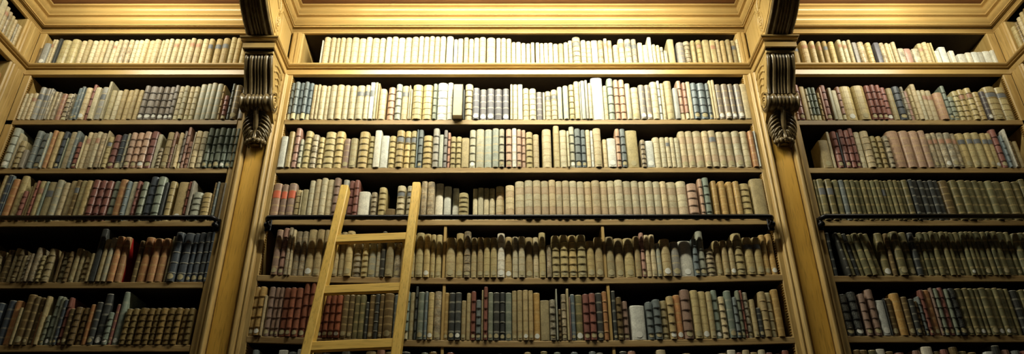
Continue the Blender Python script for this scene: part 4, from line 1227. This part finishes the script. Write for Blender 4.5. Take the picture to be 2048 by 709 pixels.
C5 -416 -383 232 -7 C3a|third from left of five golden cream gilt-lined books side by side, centre bay fifth shelf
C5 -383 -358 232 0 C3a
C5 -358 -326 233 4 C3a|rightmost of five golden cream gilt-lined books side by side, centre bay fifth shelf
C5 -307 -258 212 -8 t3a|tan gilt-lined book with round tag between two golden cream ones, centre bay fifth shelf
C5 -258 -219 239 -2 C3a|golden cream gilt-lined book, twenty-eighth from left end of centre bay fifth shelf
C5 -219 -183 247 -7 m2a|marbled cream banded book with round tag on centre bay fifth shelf
C5 -183 -152 214 -3 t5|tan tooled book on centre bay fifth shelf
C5 -152 -120 215 -6 t5a|tan tooled book with round tag between tan and golden cream, centre bay fifth shelf
C5 -120 -87 212 -9 C3a|golden cream gilt-lined book, thirty-second from left end of centre bay fifth shelf
C5 -87 -53 213 -9 C3a|golden cream gilt-lined book with round tag between golden cream and off-white, centre bay fifth shelf
C5 -53 -15 236 -9 w3a|off-white gilt-lined book with round tag on centre bay fifth shelf
C5 -15 21 221 2 t5a|tan tooled book with round tag between off-white and pale cream, centre bay fifth shelf
C5 21 51 219 -4 c3|pale cream gilt-lined book between tan and pale cream, centre bay fifth shelf
C5 51 85 219 -8 c3a|pale cream gilt-lined book with round tag between pale cream and tan, centre bay fifth shelf
C5 85 124 219 3 t3a|tan gilt-lined book with round tag between two pale cream ones, centre bay fifth shelf
C5 124 153 220 4 c3a
C5 153 187 242 -5 C3a|golden cream gilt-lined book, thirtieth from right end of centre bay fifth shelf
C5 190 215 172 -10 m5
C5 215 256 223 -9 C1a|leftmost of four golden cream ribbed books side by side, centre bay fifth shelf
C5 256 298 225 -11 C1a|second from left of four golden cream ribbed books side by side, centre bay fifth shelf
C5 298 341 225 -7 C1a|third from left of four golden cream ribbed books side by side, centre bay fifth shelf
C5 341 387 226 -11 C1a|rightmost of four golden cream ribbed books side by side, centre bay fifth shelf
C5 387 428 194 -8 C3a|golden cream gilt-lined book, twenty-fourth from right end of centre bay fifth shelf
C5 428 470 213 -8 t3a|leftmost of three tan gilt-lined books side by side, centre bay fifth shelf
C5 485 526 217 -3 t3a|second from left of three tan gilt-lined books side by side, centre bay fifth shelf
C5 526 573 210 2 t3a|rightmost of three tan gilt-lined books side by side, centre bay fifth shelf
C5 573 625 209 0 C3a|golden cream gilt-lined book with round tag between two tan ones, centre bay fifth shelf
C5 625 656 217 -5 t3|tan gilt-lined book between golden cream and faded pink, centre bay fifth shelf
C5 656 678 237 -5 p1a
C5 678 704 224 -4 c3
C5 704 731 225 -6 c3a
C5 731 755 177 -7 l3a
C5 755 805 198 -11 t5a|tan tooled book with round tag between sage-grey and grey, centre bay fifth shelf
C5 805 848 182 -8 y3a|short grey gilt-lined book with round tag on centre bay fifth shelf
C5 848 913 190 3 w4a|thick off-white plain book with round tag on centre bay fifth shelf
C5 913 940 197 -10 s1a
C5 940 976 240 -4 l1a|sage-grey ribbed book with round tag on centre bay fifth shelf
C5 976 1022 145 -2 m1a|short marbled cream ribbed book with round tag on centre bay fifth shelf
C5 1022 1056 188 2 t5a
C5 1056 1088 185 -9 t5a
C5 1088 1119 185 -8 t5a
C5 1119 1168 222 -8 C1a|golden cream ribbed book with round tag between tan and golden cream, centre bay fifth shelf
C5 1168 1218 199 -6 C3da|golden cream gilt-lined book with dark label between two golden cream ones, centre bay fifth shelf
C5 1218 1259 199 -5 C3da|golden cream gilt-lined book, third from right end of centre bay fifth shelf
C5 1259 1291 215 3 O5a|golden brown tooled book, second from right end of centre bay fifth shelf
C5 1291 1324 218 2 O5a|golden brown tooled book with round tag against right post, centre bay fifth shelf
C6 -1220 -1192 243 2 O1a|golden brown ribbed book with round tag against left post, centre bay sixth shelf
C6 -1192 -1161 242 -10 O1a|golden brown ribbed book, second from left end of centre bay sixth shelf
C6 -1161 -1150 198 -10 c4
C6 -1150 -1119 245 0 x1a|leftmost of three rose-brown ribbed books side by side, centre bay sixth shelf
C6 -1119 -1095 244 3 x1a
C6 -1095 -1076 243 -3 x1a
C6 -1076 -1043 242 -2 R1a|leftmost of ten red-brown ribbed books side by side, centre bay sixth shelf
C6 -1043 -1016 242 -10 R1a|second from left of ten red-brown ribbed books side by side, centre bay sixth shelf
C6 -1016 -985 243 -5 R1a|third from left of ten red-brown ribbed books side by side, centre bay sixth shelf
C6 -985 -953 272 3 R1a|fourth from left of ten red-brown ribbed books side by side, centre bay sixth shelf
C6 -953 -922 273 2 R1a|fifth from left of ten red-brown ribbed books side by side, centre bay sixth shelf
C6 -922 -898 262 2 R1|red-brown ribbed book on centre bay sixth shelf
C6 -898 -871 208 4 R1a|seventh from left of ten red-brown ribbed books side by side, centre bay sixth shelf
C6 -871 -845 208 -7 R1a
C6 -845 -817 209 -8 R1a|ninth from left of ten red-brown ribbed books side by side, centre bay sixth shelf
C6 -817 -789 210 -8 R1a|rightmost of ten red-brown ribbed books side by side, centre bay sixth shelf
C6 -789 -758 214 -3 b3a|dark brown gilt-lined book with round tag between red-brown and dark brown, centre bay sixth shelf
C6 -758 -732 215 0 b3a
C6 -732 -706 215 3 L3w|olive-brown gilt-lined book with pale foot between dark brown and olive-brown, centre bay sixth shelf
C6 -706 -679 216 0 L3w|olive-brown gilt-lined book with pale foot between olive-brown and black-brown, centre bay sixth shelf
C6 -676 -661 180 -1 k3
C6 -661 -634 217 1 b3a|dark brown gilt-lined book with round tag between two black-brown ones, centre bay sixth shelf
C6 -634 -612 220 -4 k2
C6 -612 -590 220 -2 b3a
C6 -590 -545 223 -9 b3a|thick dark brown gilt-lined book with round tag on centre bay sixth shelf
C6 -545 -508 221 1 s3|slate-blue gilt-lined book on centre bay sixth shelf
C6 -490 -468 235 -7 g1w
C6 -468 -444 235 3 t3w
C6 -444 -430 264 -1 k1
C6 -430 -397 234 -6 g3a|grey-green gilt-lined book with round tag between black-brown and slate-blue, centre bay sixth shelf
C6 -397 -381 236 -8 s3a
C6 -381 -352 234 -6 C3a|golden cream gilt-lined book with round tag between slate-blue and marbled cream, centre bay sixth shelf
C6 -352 -317 240 -1 m3a|marbled cream gilt-lined book with round tag on centre bay sixth shelf
C6 -304 -281 234 0 O3a
C6 -281 -251 231 -8 k3a|black-brown gilt-lined book with round tag between golden brown and black-brown, centre bay sixth shelf
C6 -251 -222 233 -9 k3a|black-brown gilt-lined book with round tag between black-brown and tan, centre bay sixth shelf
C6 -222 -198 194 -3 t3a
C6 -198 -176 233 -2 t3w
C6 -176 -152 241 -5 r1a
C6 -152 -127 197 -7 s1a
C6 -127 -116 248 -2 t3
C6 -116 -96 263 -10 r1a
C6 -96 -70 236 -6 g3a|grey-green gilt-lined book with round tag between maroon and black-brown, centre bay sixth shelf
C6 -70 -40 236 -4 k3a|black-brown gilt-lined book with round tag between grey-green and black-brown, centre bay sixth shelf
C6 -40 -13 239 3 k2a|black-brown banded book with round tag on centre bay sixth shelf
C6 -13 18 236 -1 g3a|grey-green gilt-lined book with round tag between black-brown and tan, centre bay sixth shelf
C6 18 43 247 2 t3a|leftmost of four tan gilt-lined books side by side, centre bay sixth shelf
C6 43 70 248 -3 t3a|second from left of four tan gilt-lined books side by side, centre bay sixth shelf
C6 70 97 248 -7 t3a|third from left of four tan gilt-lined books side by side, centre bay sixth shelf
C6 97 120 246 -7 t3a|rightmost of four tan gilt-lined books side by side, centre bay sixth shelf
C6 120 153 237 3 O3a|golden brown gilt-lined book with round tag between two tan ones, centre bay sixth shelf
C6 153 197 198 0 t4|thick tan plain book on centre bay sixth shelf
C6 197 227 200 -6 m1a|marbled cream ribbed book with round tag between tan and sage-grey, centre bay sixth shelf
C6 227 236 251 -10 l4
C6 236 252 153 -3 b1
C6 252 278 229 -1 m2a|marbled cream banded book with round tag on centre bay sixth shelf
C6 278 291 255 -4 t4
C6 291 296 212 -6 p4
C6 296 319 228 -1 s3a
C6 319 356 226 3 L3a|olive-brown gilt-lined book with round tag on centre bay sixth shelf
C6 356 386 227 -7 r1a|maroon ribbed book with round tag between olive-brown and maroon, centre bay sixth shelf
C6 386 418 230 -10 r1a|maroon ribbed book with round tag between maroon and black-brown, centre bay sixth shelf
C6 418 450 232 -5 k3a|black-brown gilt-lined book with round tag between maroon and terracotta, centre bay sixth shelf
C6 450 474 240 -4 o2
C6 495 515 244 0 k3a
C6 515 543 210 -7 b1a|dark brown ribbed book with round tag on centre bay sixth shelf
C6 543 571 192 1 x1a
C6 580 650 169 0 w4a|short off-white plain book with round tag on centre bay sixth shelf
C6 656 689 186 -3 s1a|short slate-blue ribbed book with round tag on centre bay sixth shelf
C6 689 727 196 -7 s1a|slate-blue ribbed book with round tag between slate-blue and tan, centre bay sixth shelf
C6 727 759 193 4 t1a|short tan ribbed book with round tag on centre bay sixth shelf
C6 759 793 212 -6 t1a|tan ribbed book with round tag on centre bay sixth shelf
C6 793 826 219 1 o3a|terracotta gilt-lined book with round tag on centre bay sixth shelf
C6 826 874 243 -7 x1a|thick rose-brown ribbed book with round tag on centre bay sixth shelf
C6 875 913 239 -7 C3a|golden cream gilt-lined book with round tag between rose-brown and golden cream, centre bay sixth shelf
C6 913 950 235 1 C3a|golden cream gilt-lined book with round tag between golden cream and tan, centre bay sixth shelf
C6 950 977 231 -6 t3a|tan gilt-lined book with round tag between golden cream and grey-green, centre bay sixth shelf
C6 977 1007 241 3 g1a|grey-green ribbed book with round tag between tan and pale cream, centre bay sixth shelf
C6 1007 1038 206 -3 c1|pale cream ribbed book on centre bay sixth shelf
C6 1038 1072 233 -7 g3a|grey-green gilt-lined book with round tag between pale cream and slate-blue, centre bay sixth shelf
C6 1072 1094 200 -7 s1a
C6 1094 1114 234 -4 g1a
C6 1114 1126 236 -1 r1a
C6 1126 1153 226 3 m1a|marbled cream ribbed book with round tag between maroon and tan, centre bay sixth shelf
C6 1153 1178 186 -8 t3a
C6 1178 1203 144 -4 k3a
C6 1203 1238 224 -7 t2|tan banded book between black-brown and tan, centre bay sixth shelf
C6 1238 1266 222 4 t2|tan banded book between tan and golden brown, centre bay sixth shelf
C6 1266 1300 233 -8 O3|golden brown gilt-lined book on centre bay sixth shelf
C7 -1210 -1179 231 -9 w4
C7 -1179 -1149 264 -9 s1
C7 -1149 -1109 239 -4 c3
C7 -1109 -1061 221 3 b1
C7 -1061 -1016 269 2 w4
C7 -1016 -975 261 0 s1
C7 -975 -942 275 4 w4
C7 -942 -893 238 3 k3
C7 -893 -856 262 -5 b1
C7 -856 -821 258 -7 s1
C7 -821 -772 232 3 g1
C7 -772 -726 268 0 s1
C7 -726 -687 253 -10 k3
C7 -687 -658 237 -1 k3
C7 -658 -608 268 -5 t3
C7 -608 -567 276 -5 p1
C7 -567 -525 267 -5 t3
C7 -525 -496 251 -8 c3
C7 -496 -451 267 -10 k3
C7 -451 -402 232 -6 b1
C7 -402 -368 266 -5 g1
C7 -368 -323 272 3 b3
C7 -323 -287 238 -8 r1
C7 -287 -246 270 3 r1
C7 -246 -204 231 -7 c3
C7 -204 -175 237 -5 s1
C7 -175 -139 233 2 b1
C7 -139 -93 229 2 w4
C7 -93 -60 255 -4 g1
C7 -60 -10 259 -9 s1
C7 -10 22 240 -3 t3
C7 22 71 256 -5 b3
C7 71 110 272 3 t3
C7 110 149 240 -7 k3
C7 149 182 273 -5 L3
C7 182 211 245 3 t3
C7 211 243 268 -10 g1
C7 243 285 244 -4 b1
C7 285 327 271 1 s1
C7 327 372 247 1 b3
C7 372 407 270 -9 s1
C7 407 439 263 -10 k3
C7 439 483 230 -9 k3
C7 483 514 247 3 L3
C7 514 549 270 -6 k3
C7 549 594 273 0 p1
C7 594 638 237 3 t3
C7 638 683 230 -5 b3
C7 683 731 275 -6 c3
C7 731 775 241 3 s1
C7 775 804 237 -1 b3
C7 804 845 256 -6 t3
C7 845 883 252 0 g1
C7 883 926 233 -6 b1
C7 926 969 244 -6 L3
C7 969 1014 252 -10 t3
C7 1014 1055 270 1 w4
C7 1055 1084 258 3 r1
C7 1084 1120 268 -1 c3
C7 1120 1157 258 3 t3
C7 1157 1190 265 -10 c3
C7 1190 1225 252 -7 r1
C7 1225 1266 245 -3 r1
C7 1266 1305 263 3 r1
R1 1650 1689 161 3 t5d
R1 1703 1746 171 -5 c5e
R1 1757 1786 169 -6 c5e
R1 1800 1822 167 -4 t5e
R1 1831 1859 171 -3 t5d
R1 1871 1904 173 3 C5
R1 1917 1943 178 -7 c5e
R1 1949 1975 176 1 c5e
R1 1979 2002 182 0 c5
R1 2006 2031 165 2 v4w
R1 2038 2078 169 1 m5
R1 2083 2116 162 -1 C2
R1 2127 2159 158 -5 V4w
R1 2159 2189 156 -6 m5
R1 2192 2216 154 -5 c5
R1 2216 2229 154 1 c5
R1 2229 2255 160 -9 c5
R1 2255 2293 113 -7 m4
R1 2295 2336 118 1 p4
R1 2336 2378 111 -7 m4
R1 2378 2408 148 -9 t5e
R1 2408 2440 157 -10 c5
R1 2440 2456 157 -2 C5
R1 2456 2468 157 -5 C5
R1 2468 2502 103 4 w4
R1 2502 2543 131 2 w4a
R1 2557 2587 105 4 w4
R1 2592 2639 73 -6 w4
R1 2639 2674 81 -9 w4
R1 2674 2714 85 -9 w4
R1 2714 2747 90 -3 w4
R1 2747 2794 98 0 w4
R1 2794 2817 103 -4 w4
R2 1581 1601 235 -7 p1
R2 1601 1634 237 -4 r1a
R2 1634 1662 226 -1 t4w
R2 1662 1679 211 -1 l1
R2 1679 1700 221 0 G1w
R2 1700 1726 223 2 G1w
R2 1726 1741 184 -1 t1
R2 1741 1753 216 -8 p4
R2 1753 1787 238 2 r1a
R2 1790 1810 214 -6 l4
R2 1810 1838 199 -2 c4
R2 1838 1860 222 -5 p1w
R2 1860 1928 229 0 C3aq|thick golden cream gilt-lined book, thirteenth from left end of right bay second shelf
R2 1930 1999 229 -7 C3aq|thick golden cream gilt-lined book, fourteenth from left end of right bay second shelf
R2 1999 2032 230 -7 r1a
R2 2032 2061 235 -7 r1a
R2 2061 2088 232 -8 r1a
R2 2088 2121 222 2 r1a
R2 2121 2156 215 -2 t3
R2 2156 2198 225 -5 n1a|navy ribbed book with round tag on right bay second shelf
R2 2199 2218 222 -4 m2
R2 2218 2239 198 4 p2
R2 2239 2259 211 -3 t2
R2 2259 2288 238 -7 c3
R2 2288 2312 201 1 c3
R2 2312 2339 202 -1 c3e
R2 2339 2374 202 4 c3e
R2 2374 2428 179 -9 P3|short pale pink gilt-lined book on right bay second shelf
R2 2428 2453 229 -3 g1a
R2 2453 2488 158 1 g1a
R2 2488 2522 197 2 C1
R2 2522 2557 209 3 C1e
R2 2557 2595 211 -9 C1e
R2 2595 2636 185 -6 C2
R2 2636 2667 188 -8 V3a
R2 2667 2737 221 -7 C2ad|thick golden cream banded book, second from right end of right bay second shelf
R2 2737 2798 224 4 C2ad|thick golden cream banded book with dark label against right post, right bay second shelf
R3 1670 1723 172 -2 t4a|short tan plain book with round tag on right bay third shelf
R3 1723 1740 228 3 c4
R3 1747 1778 227 -5 r1a
R3 1778 1788 223 2 n4
R3 1788 1818 240 -4 r1a
R3 1818 1846 234 -6 r1
R3 1846 1873 250 1 r1a
R3 1873 1906 227 3 c3
R3 1906 1952 227 -9 c2|pale cream banded book on right bay third shelf
R3 1952 1984 198 -2 C1
R3 1988 2017 198 -1 C1
R3 2023 2052 198 -7 m1
R3 2052 2116 229 -5 P3|leftmost of four pale pink gilt-lined books side by side, right bay third shelf
R3 2116 2169 228 -8 P3|second from left of four pale pink gilt-lined books side by side, right bay third shelf
R3 2169 2221 228 -7 P3|third from left of four pale pink gilt-lined books side by side, right bay third shelf
R3 2221 2259 231 -6 P3|pale pink gilt-lined book on right bay third shelf
R3 2259 2290 214 -2 m3ea
R3 2290 2317 220 -1 m3ea
R3 2317 2353 216 -7 m3ea
R3 2353 2392 215 -10 m3ea|fourth from left of five marbled cream gilt-lined books side by side, right bay third shelf
R3 2392 2417 212 -5 m3ea
R3 2424 2469 216 -1 C3da|leftmost of five golden cream gilt-lined books side by side, right bay third shelf
R3 2469 2506 216 -7 C3da
R3 2506 2552 218 -6 C3da|third from left of five golden cream gilt-lined books side by side, right bay third shelf
R3 2552 2587 213 -7 C3da
R3 2587 2617 218 1 C3da
R3 2617 2653 241 -2 r1a|maroon ribbed book with round tag between golden cream and slate-blue, right bay third shelf
R3 2653 2669 199 -9 s1
R3 2683 2695 237 -9 w4
R3 2695 2710 164 -4 b3
R3 2717 2742 164 -2 t3
R4 1595 1608 236 -1 L3
R4 1608 1645 236 -9 L3d|second from left of four olive-brown gilt-lined books side by side, right bay fourth shelf
R4 1651 1687 236 -8 L3d|third from left of four olive-brown gilt-lined books side by side, right bay fourth shelf
R4 1693 1725 235 0 L3|rightmost of four olive-brown gilt-lined books side by side, right bay fourth shelf
R4 1725 1752 233 -4 s3
R4 1752 1781 231 -6 L3
R4 1781 1808 231 -6 L3
R4 1808 1837 233 3 L3
R4 1837 1860 231 -6 L3
R4 1860 1887 231 -2 L3
R4 1887 1911 229 -5 L3
R4 1911 1938 233 -4 L3
R4 1938 1959 231 2 L3d
R4 1959 1983 231 4 L3
R4 1983 2006 231 -5 L3
R4 2006 2030 229 -7 L3
R4 2030 2051 229 0 L3
R4 2051 2084 231 -7 L3|rightmost of thirteen olive-brown gilt-lined books side by side, right bay fourth shelf
R4 2086 2108 233 -10 k3
R4 2108 2138 233 3 k3
R4 2138 2165 231 -4 k3
R4 2165 2192 228 1 k3
R4 2192 2219 230 -4 k3
R4 2219 2247 230 2 k3
R4 2247 2298 228 -4 b3|thick dark brown gilt-lined book on right bay fourth shelf
R4 2301 2342 228 -8 L3|leftmost of twelve olive-brown gilt-lined books side by side, right bay fourth shelf
R4 2342 2387 227 -10 L3|second from left of twelve olive-brown gilt-lined books side by side, right bay fourth shelf
R4 2387 2421 229 -2 L3|third from left of twelve olive-brown gilt-lined books side by side, right bay fourth shelf
R4 2421 2457 229 -1 L3|fourth from left of twelve olive-brown gilt-lined books side by side, right bay fourth shelf
R4 2457 2488 227 3 L3
R4 2488 2526 224 -9 L3|sixth from left of twelve olive-brown gilt-lined books side by side, right bay fourth shelf
R4 2526 2575 224 -1 L3|seventh from left of twelve olive-brown gilt-lined books side by side, right bay fourth shelf
R4 2575 2629 222 -5 L3|eighth from left of twelve olive-brown gilt-lined books side by side, right bay fourth shelf
R4 2629 2665 222 -3 L3|ninth from left of twelve olive-brown gilt-lined books side by side, right bay fourth shelf
R4 2666 2699 234 -8 L3
R4 2699 2731 216 -6 L3
R4 2731 2765 235 -3 L3
R5 1594 1615 234 3 k3
R5 1659 1677 229 -10 k3f
R5 1677 1699 229 -4 L3f
R5 1699 1724 227 1 k3f
R5 1724 1746 223 3 L3f
R5 1746 1779 225 -9 L3f|second from left of four olive-brown leaning gilt-lined books side by side, right bay fifth shelf
R5 1779 1806 225 -10 L3f
R5 1806 1837 227 3 L3f|rightmost of four olive-brown leaning gilt-lined books side by side, right bay fifth shelf
R5 1842 1883 232 4 L3a|thick olive-brown gilt-lined book with round tag between olive-brown and dark brown, right bay fifth shelf
R5 1883 1906 225 -4 b3
R5 1914 1959 233 -11 L3a|thick olive-brown gilt-lined book with round tag between dark brown and olive-brown, right bay fifth shelf
R5 1967 2003 235 3 L3a|olive-brown gilt-lined book with round tag between olive-brown and black-brown, right bay fifth shelf
R5 2003 2035 229 -6 k3|black-brown gilt-lined book between two olive-brown ones, right bay fifth shelf
R5 2035 2056 207 2 L3
R5 2056 2084 233 -2 L3
R5 2084 2113 234 1 L3a|third from left of twenty-one olive-brown gilt-lined books side by side, right bay fifth shelf
R5 2113 2139 235 -9 L3
R5 2139 2162 234 1 L3a
R5 2162 2191 233 -8 L3|sixth from left of twenty-one olive-brown gilt-lined books side by side, right bay fifth shelf
R5 2191 2213 233 -6 L3
R5 2213 2238 233 2 L3a
R5 2238 2265 234 1 L3
R5 2265 2289 232 -9 L3a
R5 2289 2312 233 -9 L3
R5 2312 2335 234 -6 L3
R5 2335 2371 234 -4 L3a|thirteenth from left of twenty-one olive-brown gilt-lined books side by side, right bay fifth shelf
R5 2371 2398 233 -6 L3
R5 2398 2421 233 -10 L3
R5 2421 2459 234 -8 L3a|sixteenth from left of twenty-one olive-brown gilt-lined books side by side, right bay fifth shelf
R5 2459 2496 234 0 L3|seventeenth from left of twenty-one olive-brown gilt-lined books side by side, right bay fifth shelf
R5 2496 2523 235 2 L3a
R5 2524 2562 222 -11 L3
R5 2562 2594 229 -3 L3
R5 2594 2633 233 0 L3
R5 2633 2668 234 -11 k3
R5 2668 2697 223 1 k3
R5 2697 2746 234 -10 L3
R5 2746 2777 220 -2 L3
R6 1590 1632 206 -2 k1a|black-brown ribbed book with round tag against left post, right bay sixth shelf
R6 1632 1678 218 -1 k1a|thick black-brown ribbed book with round tag on right bay sixth shelf
R6 1683 1715 207 -6 x1a|rose-brown ribbed book with round tag between black-brown and rose-brown, right bay sixth shelf
R6 1721 1759 229 -4 x1a|rose-brown ribbed book with round tag between rose-brown and off-white, right bay sixth shelf
R6 1759 1799 174 -2 w4a|short off-white plain book with round tag on right bay sixth shelf
R6 1799 1805 185 -4 k4
R6 1805 1839 184 -1 b3a|short dark brown gilt-lined book, seventh from left end of right bay sixth shelf
R6 1839 1884 210 -4 O3w|thick golden brown gilt-lined book with pale foot on right bay sixth shelf
R6 1884 1916 191 -4 b3a|short dark brown gilt-lined book, ninth from left end of right bay sixth shelf
R6 1916 1942 178 -10 k3a
R6 1942 1960 171 -1 b1a
R6 1960 1978 193 -3 s1a
R6 1978 1998 225 -7 r1a
R6 1998 2004 229 1 x1a
R6 2004 2034 227 1 o3a|terracotta gilt-lined book with round tag on right bay sixth shelf
R6 2034 2049 237 -4 x1a
R6 2049 2073 233 -7 g1a
R6 2073 2100 238 -3 r1a|maroon ribbed book with round tag between two grey-green ones, right bay sixth shelf
R6 2100 2121 229 -9 g1a
R6 2121 2158 233 -8 k1a|black-brown ribbed book with round tag between grey-green and olive-brown, right bay sixth shelf
R6 2158 2191 233 -4 L3a|leftmost of nine olive-brown gilt-lined books side by side, right bay sixth shelf
R6 2191 2219 233 -9 L3a|second from left of nine olive-brown gilt-lined books side by side, right bay sixth shelf
R6 2219 2247 233 -4 L3a|third from left of nine olive-brown gilt-lined books side by side, right bay sixth shelf
R6 2247 2270 232 -3 L3a
R6 2270 2307 234 -9 L3a|fifth from left of nine olive-brown gilt-lined books side by side, right bay sixth shelf
R6 2307 2337 234 -1 L3a|sixth from left of nine olive-brown gilt-lined books side by side, right bay sixth shelf
R6 2337 2363 234 -9 L3a|seventh from left of nine olive-brown gilt-lined books side by side, right bay sixth shelf
R6 2363 2396 233 0 L3a|eighth from left of nine olive-brown gilt-lined books side by side, right bay sixth shelf
R6 2396 2419 232 1 L3
R6 2420 2461 224 -3 k3
R6 2461 2489 224 -9 L3
R6 2489 2535 228 -3 L3
R6 2535 2564 225 -5 L3
R6 2564 2598 234 3 L3
R6 2598 2627 232 -8 k3
R6 2627 2663 223 2 k3
R6 2663 2696 218 4 L3
R6 2696 2739 218 0 L3
R6 2739 2788 227 1 L3
R7 1600 1631 256 -7 b3
R7 1631 1671 258 4 b3
R7 1671 1708 256 -3 L3
R7 1708 1749 262 3 w4
R7 1749 1790 250 3 b3
R7 1790 1835 242 -8 r1
R7 1835 1874 225 1 t3
R7 1874 1917 255 3 p1
R7 1917 1965 269 -9 w4
R7 1965 2004 248 -5 b1
R7 2004 2046 259 1 r1
R7 2046 2088 268 -8 b1
R7 2088 2131 250 3 L3
R7 2131 2168 243 -6 b3
R7 2168 2204 224 1 r1
R7 2204 2246 245 -8 w4
R7 2246 2288 276 -3 k3
R7 2288 2334 257 3 p1
R7 2334 2376 251 -7 s1
R7 2376 2426 250 -6 r1
R7 2426 2462 263 -3 L3
R7 2462 2503 251 -6 b3
R7 2503 2543 276 -9 w4
R7 2543 2572 227 -7 p1
R7 2572 2621 230 -8 c3
R7 2621 2666 250 3 b1
R7 2666 2710 244 0 b3
R7 2710 2742 246 3 s1
R7 2742 2774 250 -8 b3
"""
rng = random.Random(5)
rest = MB(); rest_m = []; rest_ix = {}
def merge(parts, M4):
    for nm, mb, ms in parts:
        o = len(rest.v); rest.v += [tuple(M4 @ Vector(p)) for p in mb.v]
        for f, u, m_, r_, s_ in zip(mb.f, mb.uv, mb.m, mb.r, mb.sm):
            mat = ms[min(m_, len(ms) - 1)]
            if mat.name not in rest_ix: rest_ix[mat.name] = len(rest_m); rest_m.append(mat)
            rest.f.append([o + k for k in f]); rest.uv.append(u); rest.m.append(rest_ix[mat.name]); rest.r.append(r_); rest.sm.append(s_)
def place_book(key, x0, x1, h, y, code, label, side=0):
    w = max(.004, x1 - x0 - .0020); lean = 'f' in code[2:]
    if lean: w *= .985
    dp = min(.215, max(.09, h * .68 * rng.uniform(.92, 1.08)))
    if 'k' in code[2:]: dp = min(dp, .18)
    rnd = rng.random(); parts = book_parts(w, h, dp, code, rnd, simple=label is None)
    if side == 0:
        zb = min(zs(key, x0), zs(key, x1)) if key[1] != '1' else 4.233
        zb = max(zs(key, x0), zs(key, x1)) + .0004
        M4 = Matrix.Translation((x0, y, zb))
        if lean: M4 = M4 @ Matrix.Rotation(math.radians(-6.5), 4, 'Y')
        if code[0] == 'Z': M4 = Matrix.Translation((x1, y + dp, zb)) @ Matrix.Rotation(math.pi, 4, 'Z')
    else: M4 = side
    if label is None: merge(parts, M4); return
    r_ = bpy.data.objects.new('book', None); COLL.objects.link(r_); r_.empty_display_size = .02; r_.matrix_world = M4
    grp = 'old leather books in the %s bay, %s shelf down' % (BAYN[key[0]], ROWN[int(key[1])]) if side == 0 else 'old books on the top shelf of the side bookcases'
    tag(r_, label, 'book', grp)
    for nm, mb, ms in parts: obj(nm, mb, ms, r_)
for ln in DATA.strip().split('\n'):
    d, _, lab = ln.partition('|'); k, a, c, h, y, code = d.split()
    place_book(k, int(a) / 1000, int(c) / 1000, int(h) / 1000, int(y) / 1000, code, lab or None)
# side bookcases: spines face along x
def side_book(s_, ya, yb_, z, h, code):
    w = abs(yb_ - ya) - .0007
    if s_ < 0: M4 = Matrix.Translation((XL - .004, min(ya, yb_), z)) @ Matrix.Rotation(math.pi / 2, 4, 'Z')
    else: M4 = Matrix.Translation((XRR + .004, max(ya, yb_), z)) @ Matrix.Rotation(-math.pi / 2, 4, 'Z')
    merge(book_parts(w, h, .16, code, rng.random(), True), M4)
for ya, yb_, h, code in ((-.158, -.134, .16, 'c5'), (-.176, -.159, .155, 'm5'), (-.200, -.178, .165, 'c5'), (-.226, -.202, .17, 't5'), (-.254, -.228, .175, 'm5'), (-.284, -.256, .185, 'c5e'), (-.330, -.286, .20, 'c4'), (-.360, -.332, .18, 't5'), (-.39, -.362, .18, 'c5'), (-.43, -.392, .19, 't5'), (-.47, -.432, .18, 'c5')):
    side_book(-1, ya, yb_, 4.2335, h, code)
for ya, yb_, h, code in ((-.18, -.14, .20, 'o3'), (-.215, -.182, .19, 't5')): side_book(-1, ya, yb_, 3.858, h, code)
for ya, yb_, h, code in ((-.145, -.110, .165, 'C3'), (-.172, -.147, .17, 'b5'), (-.205, -.174, .18, 'c5'), (-.235, -.207, .19, 't3'), (-.27, -.237, .19, 'b5'), (-.30, -.272, .18, 'c5')):
    side_book(1, ya, yb_, 4.2335, h, code)
o = obj('books', rest, rest_m)
tag(o, 'the many smaller or half-hidden old leather and vellum books filling gaps between the larger ones', 'books'); o['kind'] = 'stuff'
